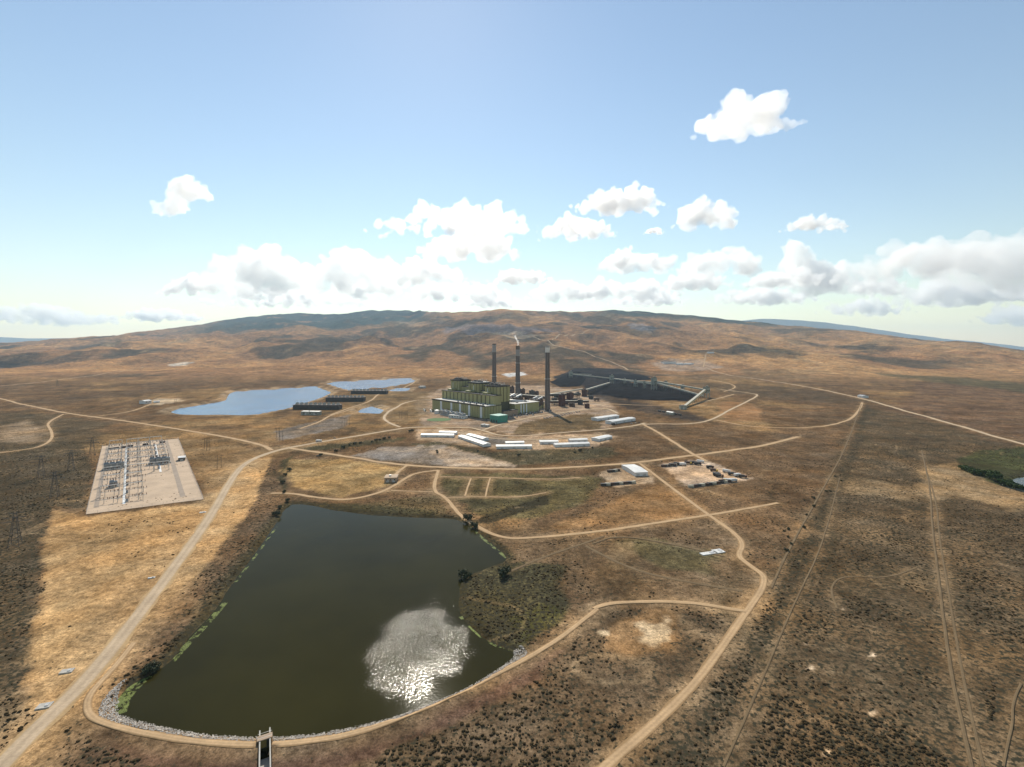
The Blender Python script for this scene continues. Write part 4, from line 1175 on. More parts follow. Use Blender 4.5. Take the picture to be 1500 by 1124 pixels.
def conveyor(p, q, zp, zq, label, mat, w=4.0, legs=4):
    a = np.array(gat(*p)); b = np.array(gat(*q))
    o = empty('coal_conveyor', tuple(a)); tag(o, label, 'conveyor', 'conveyor galleries of the coal yard')
    A = np.array([0, 0, zp]); B = b - a + np.array([0, 0, zq])
    MB().beam(A, B, w, w * 0.9).build('gallery', mat, o)
    up = np.array([0, 0, w * 0.5])
    MB().beam(A + up, B + up, w * 1.15, 0.4).build('roof', M['conv'], o)
    for i in range(legs):
        t = (i + 0.5) / legs
        c = A + (B - A) * t
        if c[2] < 3: continue
        g = float(gz(a[0] + c[0], a[1] + c[1])[0]) - a[2]
        for sd in (-1, 1):
            MB().beam((c[0] + sd * w * .7, c[1], g - .3), (c[0] + sd * w * .3, c[1], c[2] - w * .42), 0.7).build('trestle', M['dark_steel'], o)
    return o
conveyor((804, 583), (853, 578), 10, 18, 'pale conveyor gallery from the nearest stack to the silo', M['conv'])
conveyor((856, 581), (893, 563), 19, 6, 'pale conveyor gallery climbing from the silo into the yard', M['conv'], 4.5)
conveyor((838, 556), (896, 562), 26, 22, 'long grey conveyor between the heap tower and the yard tower', M['conv_green'])
conveyor((896, 562), (958, 571), 22, 20, 'grey conveyor along the row of slim towers', M['conv_green'], legs=6)
conveyor((960, 571), (1030, 583), 26, 6, 'conveyor sloping down from the tall tower to the east end', M['conv'], legs=6)
conveyor((1002, 598), (1033, 583), 2, 24, 'tan inclined gallery rising to the eastern tower', paint('tan_gallery_sheet', (0.50, 0.42, 0.24), 0.6, 0.15, 0.1), 6.0, 5)
conveyor((896, 560), (1000, 572), 16, 18, 'second grey conveyor running behind the slim towers', M['conv_green'], 5, 8)
conveyor((958, 570), (1035, 582), 30, 22, 'high grey conveyor from the tall tower to the eastern tower', M['conv_green'], 4.5, 6)
conveyor((806, 594), (862, 592), 9, 7, 'low dark pipe gallery east of the nearest stack', M['brown_steel'], 6, 7)
conveyor((800, 586), (850, 583), 14, 12, 'dark pipe gallery behind the red silos', M['dark_steel'], 7, 7)
conveyor((745, 588), (800, 590), 18, 14, 'dark duct gallery between the middle and the nearest stack', M['brown_steel'], 8, 6)
conveyor((838, 556), (866, 552), 28, 12, 'short stacker boom over the western heap', M['conv'], 3.5, 2)
building('dump_house', 'dark house at the foot of the tan inclined gallery', 'building', (997, 600), (1006, 600), 12, 9, M['conv_green'], M['roof_dark'], 0, 1)

def heap(pts, h, label, name='coal_heap', mat=None, seed=0):
    P = sites(pts); lo = P.min(0) - 4; hi = P.max(0) + 4
    nx, ny = 70, 50
    X, Y = np.meshgrid(np.linspace(lo[0], hi[0], nx), np.linspace(lo[1], hi[1], ny))
    sd = poly_sd(P, X, Y) + fbm(X / 25, Y / 25, 200 + seed, 3) * 6
    Z = np.clip(-sd * 0.55, -1, h) * (0.86 + 0.14 * fbm(X / 40, Y / 40, 210 + seed, 3)) + fbm(X / 22, Y / 22, 220 + seed, 4) * 1.5 + gz(X.ravel(), Y.ravel()).reshape(X.shape)
    F = grid_faces(ny, nx); F = F[(sd.ravel()[F] < 3).any(1)]
    used, inv = np.unique(F, return_inverse=True)
    V = np.stack([X.ravel(), Y.ravel(), Z.ravel()], -1)[used]
    c = V.mean(0); c[2] = V[:, 2].min()
    o = np_mesh(name, V - c, inv.reshape(-1, 4), mat or M['coal'], smooth=True); o.location = c
    return tag(o, label, 'coal heap')
heap([(806, 560), (830, 548), (850, 544), (858, 556), (850, 566), (820, 567)], 12, 'steep dark coal heap behind the nearest stack', seed=1)
heap([(880, 577), (900, 572), (945, 574), (998, 582), (1008, 586), (960, 587), (910, 583)], 4.5, 'long black coal heap under the yard conveyors', seed=2)
heap([(860, 552), (900, 548), (945, 551), (955, 556), (900, 560)], 4, 'low far coal heap at the back of the yard', seed=3)

# rail cars and loading hut on the track
for i in range(6):
    p = gat(966 + i * 6, 603.5 + i * 1.1)
    q = gat(966 + (i + 1) * 6, 603.5 + (i + 1) * 1.1)
    rz = math.atan2(q[1] - p[1], q[0] - p[0])
    o = empty('rail_car', p, rz); tag(o, 'dark hopper rail car in the short train below the coal yard', 'rail car', 'hopper cars on the siding')
    MB().box((0, 0, 1.2), (8.6, 3.0, 2.8)).build('hopper', M['dark_steel'], o)
    for sx in (-3, 3):
        MB().tube((sx, -1.3, 0.5), (sx, 1.3, 0.5), 0.5, n=10).build('wheel', M['rubber'], o)
building('loading_shed', 'small cream shed beside the rail cars', 'shed', (976, 606.5), (985, 608), 7, 5, M['conv'], M['white'], 1.5, 1)

# ------------------------------------------------------------------ white sheds on the lower terrace
SHEDS = [((616.5, 640.5), (664, 641), 13, 'longest shed of the western pair, nearest the slope'), ((643, 636.5), (668, 637), 12, 'short shed of the western pair, behind the long one'),
         ((671, 642), (708, 655), 13, 'slanting long white shed beside the grey lot'), ((683, 640), (707, 646.5), 12, 'short slanting white shed behind the slanting long one'),
         ((727, 658), (779, 657.5), 13, 'long white shed at the middle of the terrace rim'), ((741, 652.5), (768, 652), 12, 'short white shed behind the middle long shed'),
         ((791, 651), (818, 650.5), 13, 'white shed left over between the middle and eastern sheds'), ((813, 655.5), (864, 653.5), 13, 'long white shed at the east end of the terrace rim'),
         ((835, 648.5), (861, 647.5), 12, 'short white shed behind the eastern long shed'), ((877, 647), (897, 642.5), 15, 'square white shed alone at the end of the terrace'),
         ((875, 617), (907, 612.5), 17, 'big white warehouse nearest the rail track'), ((897, 622), (931, 616.5), 18, 'big white warehouse beside the road fork')]
for (a, b, d, lab) in SHEDS:
    building('white_shed', lab, 'shed', a, b, d, 4.0 if d < 16 else 5.5, M['white_wall'], M['white'], 1.3, 3, 0, 'white metal sheds of the works')
building('warehouse', 'white roofed warehouse on its own pale yard by the crossroads', 'warehouse', (930, 698), (949, 697), 38, 4.5, M['white_wall'], M['white'], 1.2, 2, 0)
building('pump_house', 'flat tan pump house above the reservoir inlet', 'building', (563, 707), (581, 706.5), 14, 5, M['tan_wall'], M['gravel'], 0, 2, 3)
building('knoll_house', 'white building on the knoll beside the big blue pond', 'building', (212, 592), (222, 591), 22, 8, M['white_wall'], M['white'], 2, 1, 2)
building('knoll_shed', 'low shed next to the white building on the knoll', 'shed', (225, 590.5), (234, 590), 12, 4, M['white_wall'], M['steel'], 1, 1)
building('tower_hut', 'grey hut between the ponds and the power station', 'hut', (617, 569), (624, 568.5), 18, 7, M['concrete'], M['roof_pale'], 0, 1)
for i, (a, b, d, h, lab) in enumerate((((973, 533.5), (990, 533.5), 60, 16, 'dark roofed hall of the far mine offices'), ((990, 535), (1000, 535), 50, 12, 'white hall beside the far mine offices'), ((1001, 534), (1012, 534.5), 40, 9, 'low shed east of the far mine offices'),
                                      ((1037, 518), (1046, 518), 60, 10, 'lone pale shed on the hill road above the mine'), ((1256, 582), (1264, 583), 20, 6, 'pale hut at the bend of the far highway'))):
    building('mine_building', lab, 'building', a, b, d, h, M['white_wall'], M['steel'] if i else M['roof_dark'], 2, 1)
for (px, py, w, d, lab) in ((98, 984, 5, 3, 'small pale concrete slab in the straw field'), (65, 1035, 5, 3.4, 'pale concrete slab right beside the paved road'), (1038, 811, 13, 4, 'long low white tank cover near the bend'),
                            (1052, 808, 8, 6, 'square white tank cover near the bend'), (222, 847, 4, 1.2, 'narrow white culvert head beside the paved road'), (297, 751, 5, 2, 'low concrete block below the switchyard corner')):
    p = gat(px, py); o = empty('concrete_slab', p, 0.3); tag(o, lab, 'slab')
    MB().box((0, 0, -0.2), (w, d, 0.7)).build('slab', M['concrete'] if py > 900 else M['white'], o)
    MB().box((w * .2, 0, 0.5), (w * .25, d * .5, 0.3)).build('hatch', M['steel'], o)

# ------------------------------------------------------------------ cooling towers
def cooling(pl, pr, depth, h, n, label):
    a = np.array(gat(*pl)); b = np.array(gat(*pr))
    L = float(np.hypot(*(b - a)[:2])); rz = math.atan2(b[1] - a[1], b[0] - a[0])
    o = empty('cooling_tower', tuple(a), rz); tag(o, label, 'cooling tower', 'rows of mechanical cooling towers')
    MB().box((L / 2, depth / 2, -0.3), (L, depth, h)).build('casing', M['dark_steel'], o)
    MB().box((L / 2, depth / 2, h - .3), (L + 1, depth + 1, 0.6)).build('deck', M['brown_steel'], o)
    nl = 5
    for k in range(nl):
        MB().beam((0, -0.5, 1 + k * (h - 2) / nl), (L, -0.5, 1 + k * (h - 2) / nl), 0.9, 0.35).build('louver', M['brown_steel'], o)
    cell = None
    for i in range(n):
        x = L * (i + 0.5) / n
        if cell is None:
            r = L / n * 0.36
            cell = MB().tube((0, 0, 0), (0, 0, 4.6), r * 1.12, r, n=20, cap=False).build('fan_stack', M['concrete'], o)
            f = MB()
            for q in range(6):
                t = math.pi * q / 3
                f.beam((0, 0, 3), (math.cos(t) * r * .9, math.sin(t) * r * .9, 3.2), 0.8, 0.2)
            f.build('fan', M['steel'], cell)
            f2 = MB().tube((0, 0, 2.4), (0, 0, 3.4), r * .15, n=10).build('hub', M['dark_steel'], cell)
            c = cell
        else:
            c = cell.copy(); COL.objects.link(c); c.parent = o
            for ch in list(cell.children):
                q = ch.copy(); COL.objects.link(q); q.parent = c
        c.location = (x, depth / 2, h + .3)
    return o
cooling((514, 577.5), (566, 577.5), 26, 11, 10, 'dark cooling tower row nearest the small pond, farthest back')
cooling((477, 588.5), (532, 588.5), 24, 12, 10, 'dark cooling tower row in the middle of the three')
cooling((429, 600), (496, 600.5), 22, 11, 10, 'dark cooling tower row nearest the viewer, by the grey pads')
building('water_treatment_block', 'grey flat block in front of the nearest cooling towers', 'building', (441, 608), (467, 608.5), 12, 8, M['conv_green'], M['steel'], 0, 2, 3)

# ------------------------------------------------------------------ switchyard
SA, SB, SCc, SD = [np.array(gat(*p)) for p in ((150, 654), (261, 643), (298, 732), (126, 754))]
def yard(p, q):
    a = SA * (1 - p) + SB * p; b = SD * (1 - p) + SCc * p
    r = a * (1 - q) + b * q
    return (float(r[0]), float(r[1]), float(gz(r[0], r[1])[0]) + 0.35)
YRZ = math.atan2(SD[1] - SA[1], SD[0] - SA[0])           # direction along the yard
XRZ = math.atan2(SB[1] - SA[1], SB[0] - SA[0])
def sheet(name, quad, lift, mat, n=30, label=None):
    V = []
    for j in range(n + 1):
        for i in range(n + 1):
            p, q = i / n, j / n
            r = (np.array(quad[0]) * (1 - p) + np.array(quad[1]) * p) * (1 - q) + (np.array(quad[3]) * (1 - p) + np.array(quad[2]) * p) * q
            V.append((r[0], r[1], float(gz(r[0], r[1])[0]) + lift))
    o = np_mesh(name, np.array(V), grid_faces(n + 1, n + 1), mat)
    return tag(o, label, kind='structure')
sheet('switchyard_pad', (SA, SB, SCc, SD), 0.30, M['gravel'], 40, 'pinkish gravel pad of the switchyard')
for p in (0.30, 0.67):
    sheet('cable_trench_cover', [np.array(yard(p - .012, .08)), np.array(yard(p + .012, .08)), np.array(yard(p + .012, .62 if p > .5 else .95)), np.array(yard(p - .012, .62 if p > .5 else .95))], 0.42, M['white_wall'], 10)
sheet('yard_lane', [np.array(yard(.80, .02)), np.array(yard(.85, .02)), np.array(yard(.85, .95)), np.array(yard(.80, .95))], 0.40, paint('grey_lane', (0.33, 0.26, 0.20), 0.95, 0.15, 0.1), 12)
sheet('yard_lane', [np.array(yard(.05, .03)), np.array(yard(.09, .03)), np.array(yard(.09, .95)), np.array(yard(.05, .95))], 0.40, bpy.data.materials['grey_lane'], 12)

def make_gantry():
    g = empty('bus_gantry', (0, 0, 0))
    w, h = 15.0, 11.0
    for sx in (-1, 1):
        m = MB()
        for dx in (-0.5, 0.5):
            m.beam((sx * w / 2 + dx, -0.6, 0), (sx * w / 2 + dx * .4, 0, h), 0.28)
            m.beam((sx * w / 2 + dx, 0.6, 0), (sx * w / 2 + dx * .4, 0, h), 0.28)
        m.build('post', M['steel'], g)
    MB().beam((-w / 2, 0, h), (w / 2, 0, h), 0.9, 0.7).build('beam', M['steel'], g)
    for i in range(3):
        MB().tube((-4.5 + i * 4.5, 0, h - 0.3), (-4.5 + i * 4.5, 0, h - 2.2), 0.28, n=6).build('insulator', M['insulator'], g)
    return g
def make_bus():
    g = empty('bus_support', (0, 0, 0))
    MB().beam((0, 0, 0), (0, 0, 4.2), 0.5).build('post', M['steel'], g)
    MB().beam((-3.2, 0, 4.3), (3.2, 0, 4.3), 0.4).build('crossarm', M['steel'], g)
    for i in (-1, 0, 1):
        MB().tube((i * 2.8, 0, 4.5), (i * 2.8, 0, 6.2), 0.28, n=6).build('insulator', M['insulator'], g)
    return g
def make_breaker():
    g = empty('circuit_breaker', (0, 0, 0))
    MB().box((0, 0, 0), (2.6, 1.6, 0.5)).build('plinth', M['concrete'], g)
    MB().box((0, 0, 0.5), (2.2, 1.2, 2.2)).build('cabinet', M['transformer'], g)
    for i in (-1, 0, 1):
        MB().tube((i * 0.8, 0, 2.7), (i * 1.2, 0, 5.0), 0.3, 0.2, n=8).build('bushing', M['insulator'], g)
    return g
G0, B0, K0 = make_gantry(), make_bus(), make_breaker()
def put(proto, first, loc, rz, label, cat, group):
    o = proto if first else copy_tree(proto)
    o.location = loc; o.rotation_euler = (0, 0, rz)
    return tag(o, label, cat, group)
k = 0
for p in (0.17, 0.38, 0.52, 0.68):
    for q in (0.07, 0.17, 0.27, 0.37, 0.48, 0.60, 0.72, 0.85):
        if p > 0.42 and q > 0.62: continue
        put(G0, k == 0, yard(p, q), XRZ, 'steel bus gantry among the rows of the switchyard', 'gantry', 'bus gantries of the switchyard'); k += 1
k = 0
for p in (0.13, 0.21, 0.25, 0.35, 0.43, 0.47, 0.56, 0.61, 0.72, 0.76):
    for q in np.arange(0.10, 0.95, 0.075):
        if p > 0.5 and q > 0.62: continue
        put(B0, k == 0, yard(p + RNG.uniform(-.006, .006), q), XRZ, 'short bus support with three insulators in the switchyard', 'bus support', 'bus supports of the switchyard'); k += 1
k = 0
for p in (0.325, 0.655):
    for q in np.arange(0.12, 0.93, 0.09):
        if p > 0.5 and q > 0.62: continue
        put(K0, k == 0, yard(p, q), XRZ, 'grey circuit breaker beside a pale trench of the switchyard', 'circuit breaker', 'circuit breakers of the switchyard'); k += 1
for i, (px, py) in enumerate(((158, 688), (167, 687), (176, 686))):
    transformer('yard_transformer', gat(px, py, .3), XRZ, 8, 'dark transformer in the western trio of the switchyard', 'western switchyard transformers')
for i, (px, py) in enumerate(((225, 680), (234, 679.5), (243, 679))):
    transformer('yard_transformer', gat(px, py, .3), XRZ, 8.5, 'dark transformer in the eastern trio of the switchyard', 'eastern switchyard transformers')
transformer('yard_transformer', gat(166, 714, .3), XRZ, 7, 'lone grey transformer towards the near end of the switchyard')
building('control_house', 'white roofed control house on the east strip of the switchyard', 'building', (261, 676), (271, 675), 12, 4.5, M['dark_steel'], M['white'], 0.8, 1, 2)
for i, (px, py) in enumerate(((163, 659), (170, 658), (181, 656.5), (191, 655), (213, 652.5), (238, 649))):
    p = gat(px, py, .35); o = empty('equipment_crate', p, XRZ); tag(o, 'dark crate in the row along the far edge of the switchyard', 'crate', 'crates at the far edge of the switchyard')
    MB().box((0, 0, 0), (7, 3, 2.4)).build('body', M['brown_steel'], o); MB().box((0, 0, 2.4), (7.2, 3.2, .2)).build('lid', M['dark_steel'], o)
# perimeter fence
fe = empty('switchyard_fence', (0, 0, 0)); tag(fe, 'thin chain link fence round the gravel switchyard', 'fence')
ring = [yard(0, 0), yard(1, 0), yard(1, 1), yard(0, 1)]
post = None; rails = MB()
for i in range(4):
    a, b = np.array(ring[i]), np.array(ring[(i + 1) % 4]); n = int(np.hypot(*(b - a)[:2]) / 8)
    for j in range(n):
        c = a + (b - a) * j / n; c[2] = float(gz(c[0], c[1])[0])
        d = a + (b - a) * (j + 1) / n; d[2] = float(gz(d[0], d[1])[0])
        if post is None:
            post = MB().tube((0, 0, 0), (0, 0, 2.6), 0.09, n=6).build('post', M['steel'], fe); o = post
        else:
            o = post.copy(); COL.objects.link(o); o.parent = fe
        o.location = tuple(c)
        rails.beam(c + np.array([0, 0, 2.4]), d + np.array([0, 0, 2.4]), 0.08); rails.beam(c + np.array([0, 0, 0.9]), d + np.array([0, 0, 0.9]), 0.06)
rails.build('rail', M['steel'], fe)

# ------------------------------------------------------------------ power lines
def make_pylon(h=26.0):
    g = empty('lattice_pylon', (0, 0, 0))
    b = 3.2
    for sx in (-1, 1):
        for sy in (-1, 1):
            MB().beam((sx * b, sy * b, -0.5), (sx * 0.6, sy * 0.6, h), 0.24).build('leg', M['dark_steel'], g)
    m = MB()
    for k in range(6):
        z0, z1 = h * k / 7, h * (k + 1) / 7
        w0, w1 = b + (0.6 - b) * z0 / h, b + (0.6 - b) * z1 / h
        for (ax, ay, bx, by) in ((-1, -1, 1, -1), (1, -1, 1, 1), (1, 1, -1, 1), (-1, 1, -1, -1)):
            m.beam((ax * w0, ay * w0, z0), (bx * w1, by * w1, z1), 0.10); m.beam((bx * w0, by * w0, z0), (ax * w1, ay * w1, z1), 0.10)
    m.build('bracing', M['dark_steel'], g)
    for z, w in ((h * .72, 8), (h * .84, 6.5), (h * .96, 5)):
        MB().beam((-w, 0, z), (w, 0, z), 0.3, 0.35).build('crossarm', M['dark_steel'], g)
    return g
def make_hframe(h=17.0):
    g = empty('pole_frame', (0, 0, 0))
    for sx in (-1, 1):
        MB().tube((sx * 2.6, 0, -0.5), (sx * 2.4, 0, h), 0.28, 0.2, n=8).build('pole', M['wood'], g)
    MB().beam((-5.4, 0, h - 1.6), (5.4, 0, h - 1.6), 0.35).build('crossarm', M['wood'], g)
    MB().beam((-2.6, 0, h * .45), (2.5, 0, h * .8), 0.2).build('brace', M['wood'], g)
    for i in (-1, 0, 1):
        MB().tube((i * 4.8, 0, h - 1.7), (i * 4.8, 0, h - 3.0), 0.2, n=6).build('insulator', M['insulator'], g)
    return g
PY0, HF0 = make_pylon(), make_hframe()
for i, (px, py, lab) in enumerate(((22, 800, 'steel lattice pylon standing in the dark brush at the western edge'), (80, 728, 'steel lattice pylon in the dark brush just before the switchyard'), (104, 690, 'steel lattice pylon close to the west corner of the switchyard'),
                                   (135, 668, 'steel lattice pylon touching the far corner of the switchyard'), (60, 700, 'steel lattice pylon second from the western edge'), (84, 566, 'far steel pylon on the western hills'))):
    put(PY0, i == 0, gat(px, py), 0.5, lab, 'pylon', 'steel pylons of the western line')
for i, (px, py, lab) in enumerate(((503, 625, 'wooden pole frame by the grey pads, western one of two'), (510, 623, 'wooden pole frame by the grey pads, eastern one of two'), (587, 613, 'wooden pole frame beside the pale bend of the tower road'), (595, 614, 'second wooden pole frame beside the tower road bend'),
                                   (407, 641, 'wooden pole frame at the near corner of the grey pads'), (412, 646, 'wooden pole frame next to the main junction'), (302, 657, 'wooden pole frame right of the switchyard corner'), (321, 686, 'wooden pole frame between the switchyard and the paved road'),
                                   (305, 660, 'second wooden pole frame right of the switchyard corner'), (257, 594, 'wooden pole frame on the bank of the big pond'))):
    put(HF0, i == 0, gat(px, py), 0.4 + 0.1 * i, lab, 'power pole', 'wooden pole frames')

# ------------------------------------------------------------------ vehicles
def make_car(body, name='parked_car'):
    g = empty(name, (0, 0, 0))
    v = [(-2.2, -.9, .35), (2.2, -.9, .35), (2.2, .9, .35), (-2.2, .9, .35), (-2.2, -.9, .95), (2.2, -.88, .85), (2.2, .88, .85), (-2.2, .9, .95)]
    f = [(3, 2, 1, 0), (4, 5, 6, 7), (0, 1, 5, 4), (1, 2, 6, 5), (2, 3, 7, 6), (3, 0, 4, 7)]
    MB().add(v, f).build('body', body, g)
    v = [(-1.8, -.82, .95), (1.0, -.82, .9), (1.0, .82, .9), (-1.8, .82, .95), (-1.4, -.7, 1.5), (.4, -.7, 1.5), (.4, .7, 1.5), (-1.4, .7, 1.5)]
    MB().add(v, f).build('cabin', M['glass'], g)
    MB().box((-.5, 0, 1.5), (1.7, 1.35, .05)).build('roof', body, g)
    for sx in (-1.35, 1.35):
        for sy in (-.82, .82):
            MB().tube((sx, sy - .1, .34), (sx, sy + .1, .34), .34, n=12).build('wheel', M['rubber'], g)
    return g
def make_truck(body, box):
    g = empty('parked_truck', (0, 0, 0))
    MB().box((0, 0, .7), (9.0, 2.3, .35)).build('chassis', M['dark_steel'], g)
    c = MB().box((3.5, 0, 1.05), (2.0, 2.4, 1.9)).build('cab', body, g)
    MB().box((4.45, 0, 1.9), (.15, 2.1, .8)).build('windscreen', M['glass'], c)
    MB().box((-1.1, 0, 1.05), (6.6, 2.45, 2.4)).build('cargo_box', box, g)
    for sx in (-3.4, -2.2, 3.2):
        for sy in (-1.05, 1.05):
            MB().tube((sx, sy - .15, .5), (sx, sy + .15, .5), .5, n=12).build('wheel', M['rubber'], g)
    return g
CARS = [make_car(M['white']), make_car(M['blue']), make_car(M['dark_steel']), make_car(M['steel'])]
used = set()
cname = ['white', 'blue', 'black', 'silver']
def car(i, px, py, rz, label, group):
    o = CARS[i] if i not in used else copy_tree(CARS[i]); used.add(i)
    o.location = gat(px, py, .12); o.rotation_euler = (0, 0, rz); tag(o, label, 'car', group)
for i in range(30):
    ci = [0, 0, 3, 1, 0, 2][i % 6]
    t = i / 29
    car(ci, 797 + 52 * t, 612.5 - 10 * t + 1.5 * (i % 2), ST_RZ + math.pi / 2 + .1 * (i % 3), '%s car in the staff parking rows below the nearest stack' % cname[ci], 'staff cars below the nearest stack, ' + cname[ci])
car(2, 490, 642.5, .25, 'black car on the paved road west of the plant', None)
car(2, 466, 668.5, -.2, 'dark car on the dirt cross road', None)
for j, (i, px, py) in enumerate(((3, 925, 621), (0, 931, 620), (2, 936, 619.5))):
    car(i, px, py, .5 + j, '%s car beside the big warehouse at the road fork' % cname[i], None)
car(0, 712, 625, .2, 'white car outside the small grey office', None); car(1, 716, 624, .3, 'blue car outside the small grey office', None)
TR = [make_truck(M['white'], M['white_wall']), make_truck(M['red'], M['dark_steel']), make_truck(M['yellow'], M['brown_steel'])]
tused = set()
def truck(i, px, py, rz, label, group=None):
    o = TR[i] if i not in tused else copy_tree(TR[i]); tused.add(i)
    o.location = gat(px, py, .12); o.rotation_euler = (0, 0, rz); tag(o, label, 'truck', group)
truck(0, 467, 647.5, .28, 'white box truck driving on the paved road west of the plant')
truck(1, 898, 622.5, .6, 'red truck parked at the warehouse beside the road fork')
# laydown yard
kinds = ('white box truck', 'red and dark truck', 'yellow dump truck')
lay = [(985, 683, 1), (992, 681.5, 1), (1000, 682, 0), (1008, 680, 2), (1016, 679.5, 1), (1022, 681, 1), (1026, 678, 0), (1040, 686, 1), (1046, 691, 2), (1050, 697, 1), (1054, 699, 1), (1064, 692, 0), (1072, 696, 1), (1080, 698, 0), (1088, 700, 1), (1066, 706, 0), (1074, 705.5, 0), (1058, 707, 2)]
for (px, py, i) in lay:
    truck(i, px, py, random.uniform(-.5, .5), '%s parked on the square laydown yard' % kinds[i], 'parked on the laydown yard, ' + kinds[i])
def make_container(mat):
    g = empty('storage_container', (0, 0, 0))
    MB().box((0, 0, 0), (6.1, 2.4, 2.5)).build('box', mat, g)
    MB().box((3.08, -.6, .15), (.08, 1.1, 2.2)).build('door', M['steel'], g); MB().box((3.08, .6, .15), (.08, 1.1, 2.2)).build('door', M['steel'], g)
    return g
CT = [make_container(M['brown_steel']), make_container(M['dark_steel']), make_container(M['conv'])]
cn = ('rust brown', 'black', 'cream'); cu = set()
for j in range(34):
    i = j % 3
    if j < 22:
        px, py = [(972 + j * 2.0, 684 - j * .25), (1012 + (j - 11) * 5.5, 714 - (j - 11) * .75)][j >= 11]
        lab = '%s container along the rim of the laydown yard' % cn[i]; gr = 'laydown rim containers, ' + cn[i]
    else:
        px, py = 884 + (j - 22) * 6.2, 711.5 - (j - 22) * .5 if j < 30 else 690 + (j - 30)
        if j >= 30: px, py = 893 + (j - 30) * 4, 691.5 - (j - 30) * .5
        lab = '%s container on the yard in front of the white warehouse' % cn[i]; gr = 'warehouse yard containers, ' + cn[i]
    o = CT[i] if i not in cu else copy_tree(CT[i]); cu.add(i)
    o.location = gat(px, py, 0.05); o.rotation_euler = (0, 0, random.uniform(-.4, .4)); tag(o, lab, 'container', gr)

# ------------------------------------------------------------------ spillway
SPX = 388
def spw(py): 
    x, y, _ = site(SPX, py); return np.array([x, y, 0.0])
sp_a, sp_b = spw(1073), spw(1190)
sd_ = (sp_b - sp_a) / np.linalg.norm(sp_b - sp_a); sn_ = np.array([-sd_[1], sd_[0], 0])
so = empty('spillway', tuple(sp_a)); tag(so, 'concrete spillway channel cut through the dam with a small bridge', 'spillway')
Ls = np.linalg.norm(sp_b - sp_a)
for sdn in (-1, 1):
    o_ = sn_ * sdn * 1.75
    MB().beam(o_ + np.array([0, 0, -1.4]), o_ + sd_ * Ls + np.array([0, 0, -1.4]), 0.45, 5.6).build('side_wall', M['concrete'], so)
MB().beam(sd_ * 9 + np.array([0, 0, -3.6]), sd_ * Ls + np.array([0, 0, -4.4]), 3.7, 0.4).build('chute_floor', M['concrete'], so)
MB().beam(-sd_ * 2 + np.array([0, 0, -3.1]), sd_ * 9 + np.array([0, 0, -3.1]), 3.7, 0.3).build('still_water', bpy.data.materials['reservoir_water'], so)
brd = MB().beam(sd_ * 4.6 - sn_ * 2.6 + np.array([0, 0, 1.5]), sd_ * 4.6 + sn_ * 2.6 + np.array([0, 0, 1.5]), 2.6, 0.3).build('bridge_deck', M['tan_wall'], so)
for sdn in (-1, 1):
    MB().beam(sd_ * (4.6 + sdn * 1.2) - sn_ * 2.4 + np.array([0, 0, 2.4]), sd_ * (4.6 + sdn * 1.2) + sn_ * 2.4 + np.array([0, 0, 2.4]), 0.07).build('handrail', M['steel'], brd)

# ------------------------------------------------------------------ riprap, algae, brush, shrubs
def scatter(name, P, sizes, proto, mat, label, squash=1.0):
    V0, F0 = proto
    n = len(P)
    ang = RNG.uniform(0, 2 * math.pi, n); ca_, sa_ = np.cos(ang), np.sin(ang)
    j = 1 + RNG.uniform(-.35, .35, (n, len(V0)))
    v = V0[None] * j[..., None] * sizes[:, None, None]
    v[..., 2] *= squash
    x = v[..., 0] * ca_[:, None] - v[..., 1] * sa_[:, None]; y = v[..., 0] * sa_[:, None] + v[..., 1] * ca_[:, None]
    V = np.stack([x, y, v[..., 2]], -1) + P[:, None, :]
    F = F0[None] + (np.arange(n) * len(V0))[:, None, None]
    o = np_mesh(name, V.reshape(-1, 3), F.reshape(-1, 3), mat)
    return tag(o, label, kind='stuff')
OCT = (np.array([(1, 0, 0), (0, 1, 0), (-1, 0, 0), (0, -1, 0), (0, 0, 1), (0, 0, -.6)], float), np.array([(0, 1, 4), (1, 2, 4), (2, 3, 4), (3, 0, 4), (1, 0, 5), (2, 1, 5), (3, 2, 5), (0, 3, 5)]))
def along(P, n, lo, hi):
    seg = np.r_[0, np.cumsum(np.hypot(*np.diff(P, axis=0).T))]
    s = RNG.uniform(0, seg[-1], n)
    x = np.interp(s, seg, P[:, 0]); y = np.interp(s, seg, P[:, 1])
    e = 0.5; tx = np.interp(s + e, seg, P[:, 0]) - np.interp(s - e, seg, P[:, 0]); ty = np.interp(s + e, seg, P[:, 1]) - np.interp(s - e, seg, P[:, 1])
    l = np.hypot(tx, ty) + 1e-9
    w = RNG.uniform(lo, hi, n)
    return x - ty / l * w, y + tx / l * w
# the dam road runs with the water on its left hand
for (a_, b_, n_, s_) in ((0.0, 1.0, 12000, 0.5),):
    x, y = along(DAM_W, n_, 1.5, 10.0)
    sd = poly_sd(RES_W, x, y); keep = (sd > -0.9) & (sd < 5.2) & (np.abs((x - sp_a[0]) * sn_[0] + (y - sp_a[1]) * sn_[1]) > 2.6)
    x, y = x[keep], y[keep]
    scatter('riprap', np.stack([x, y, gz(x, y) + .05], -1), RNG.uniform(.16, .48, len(x)), OCT, M['stone'], 'band of pale broken stone along the water side of the dam', 0.8)

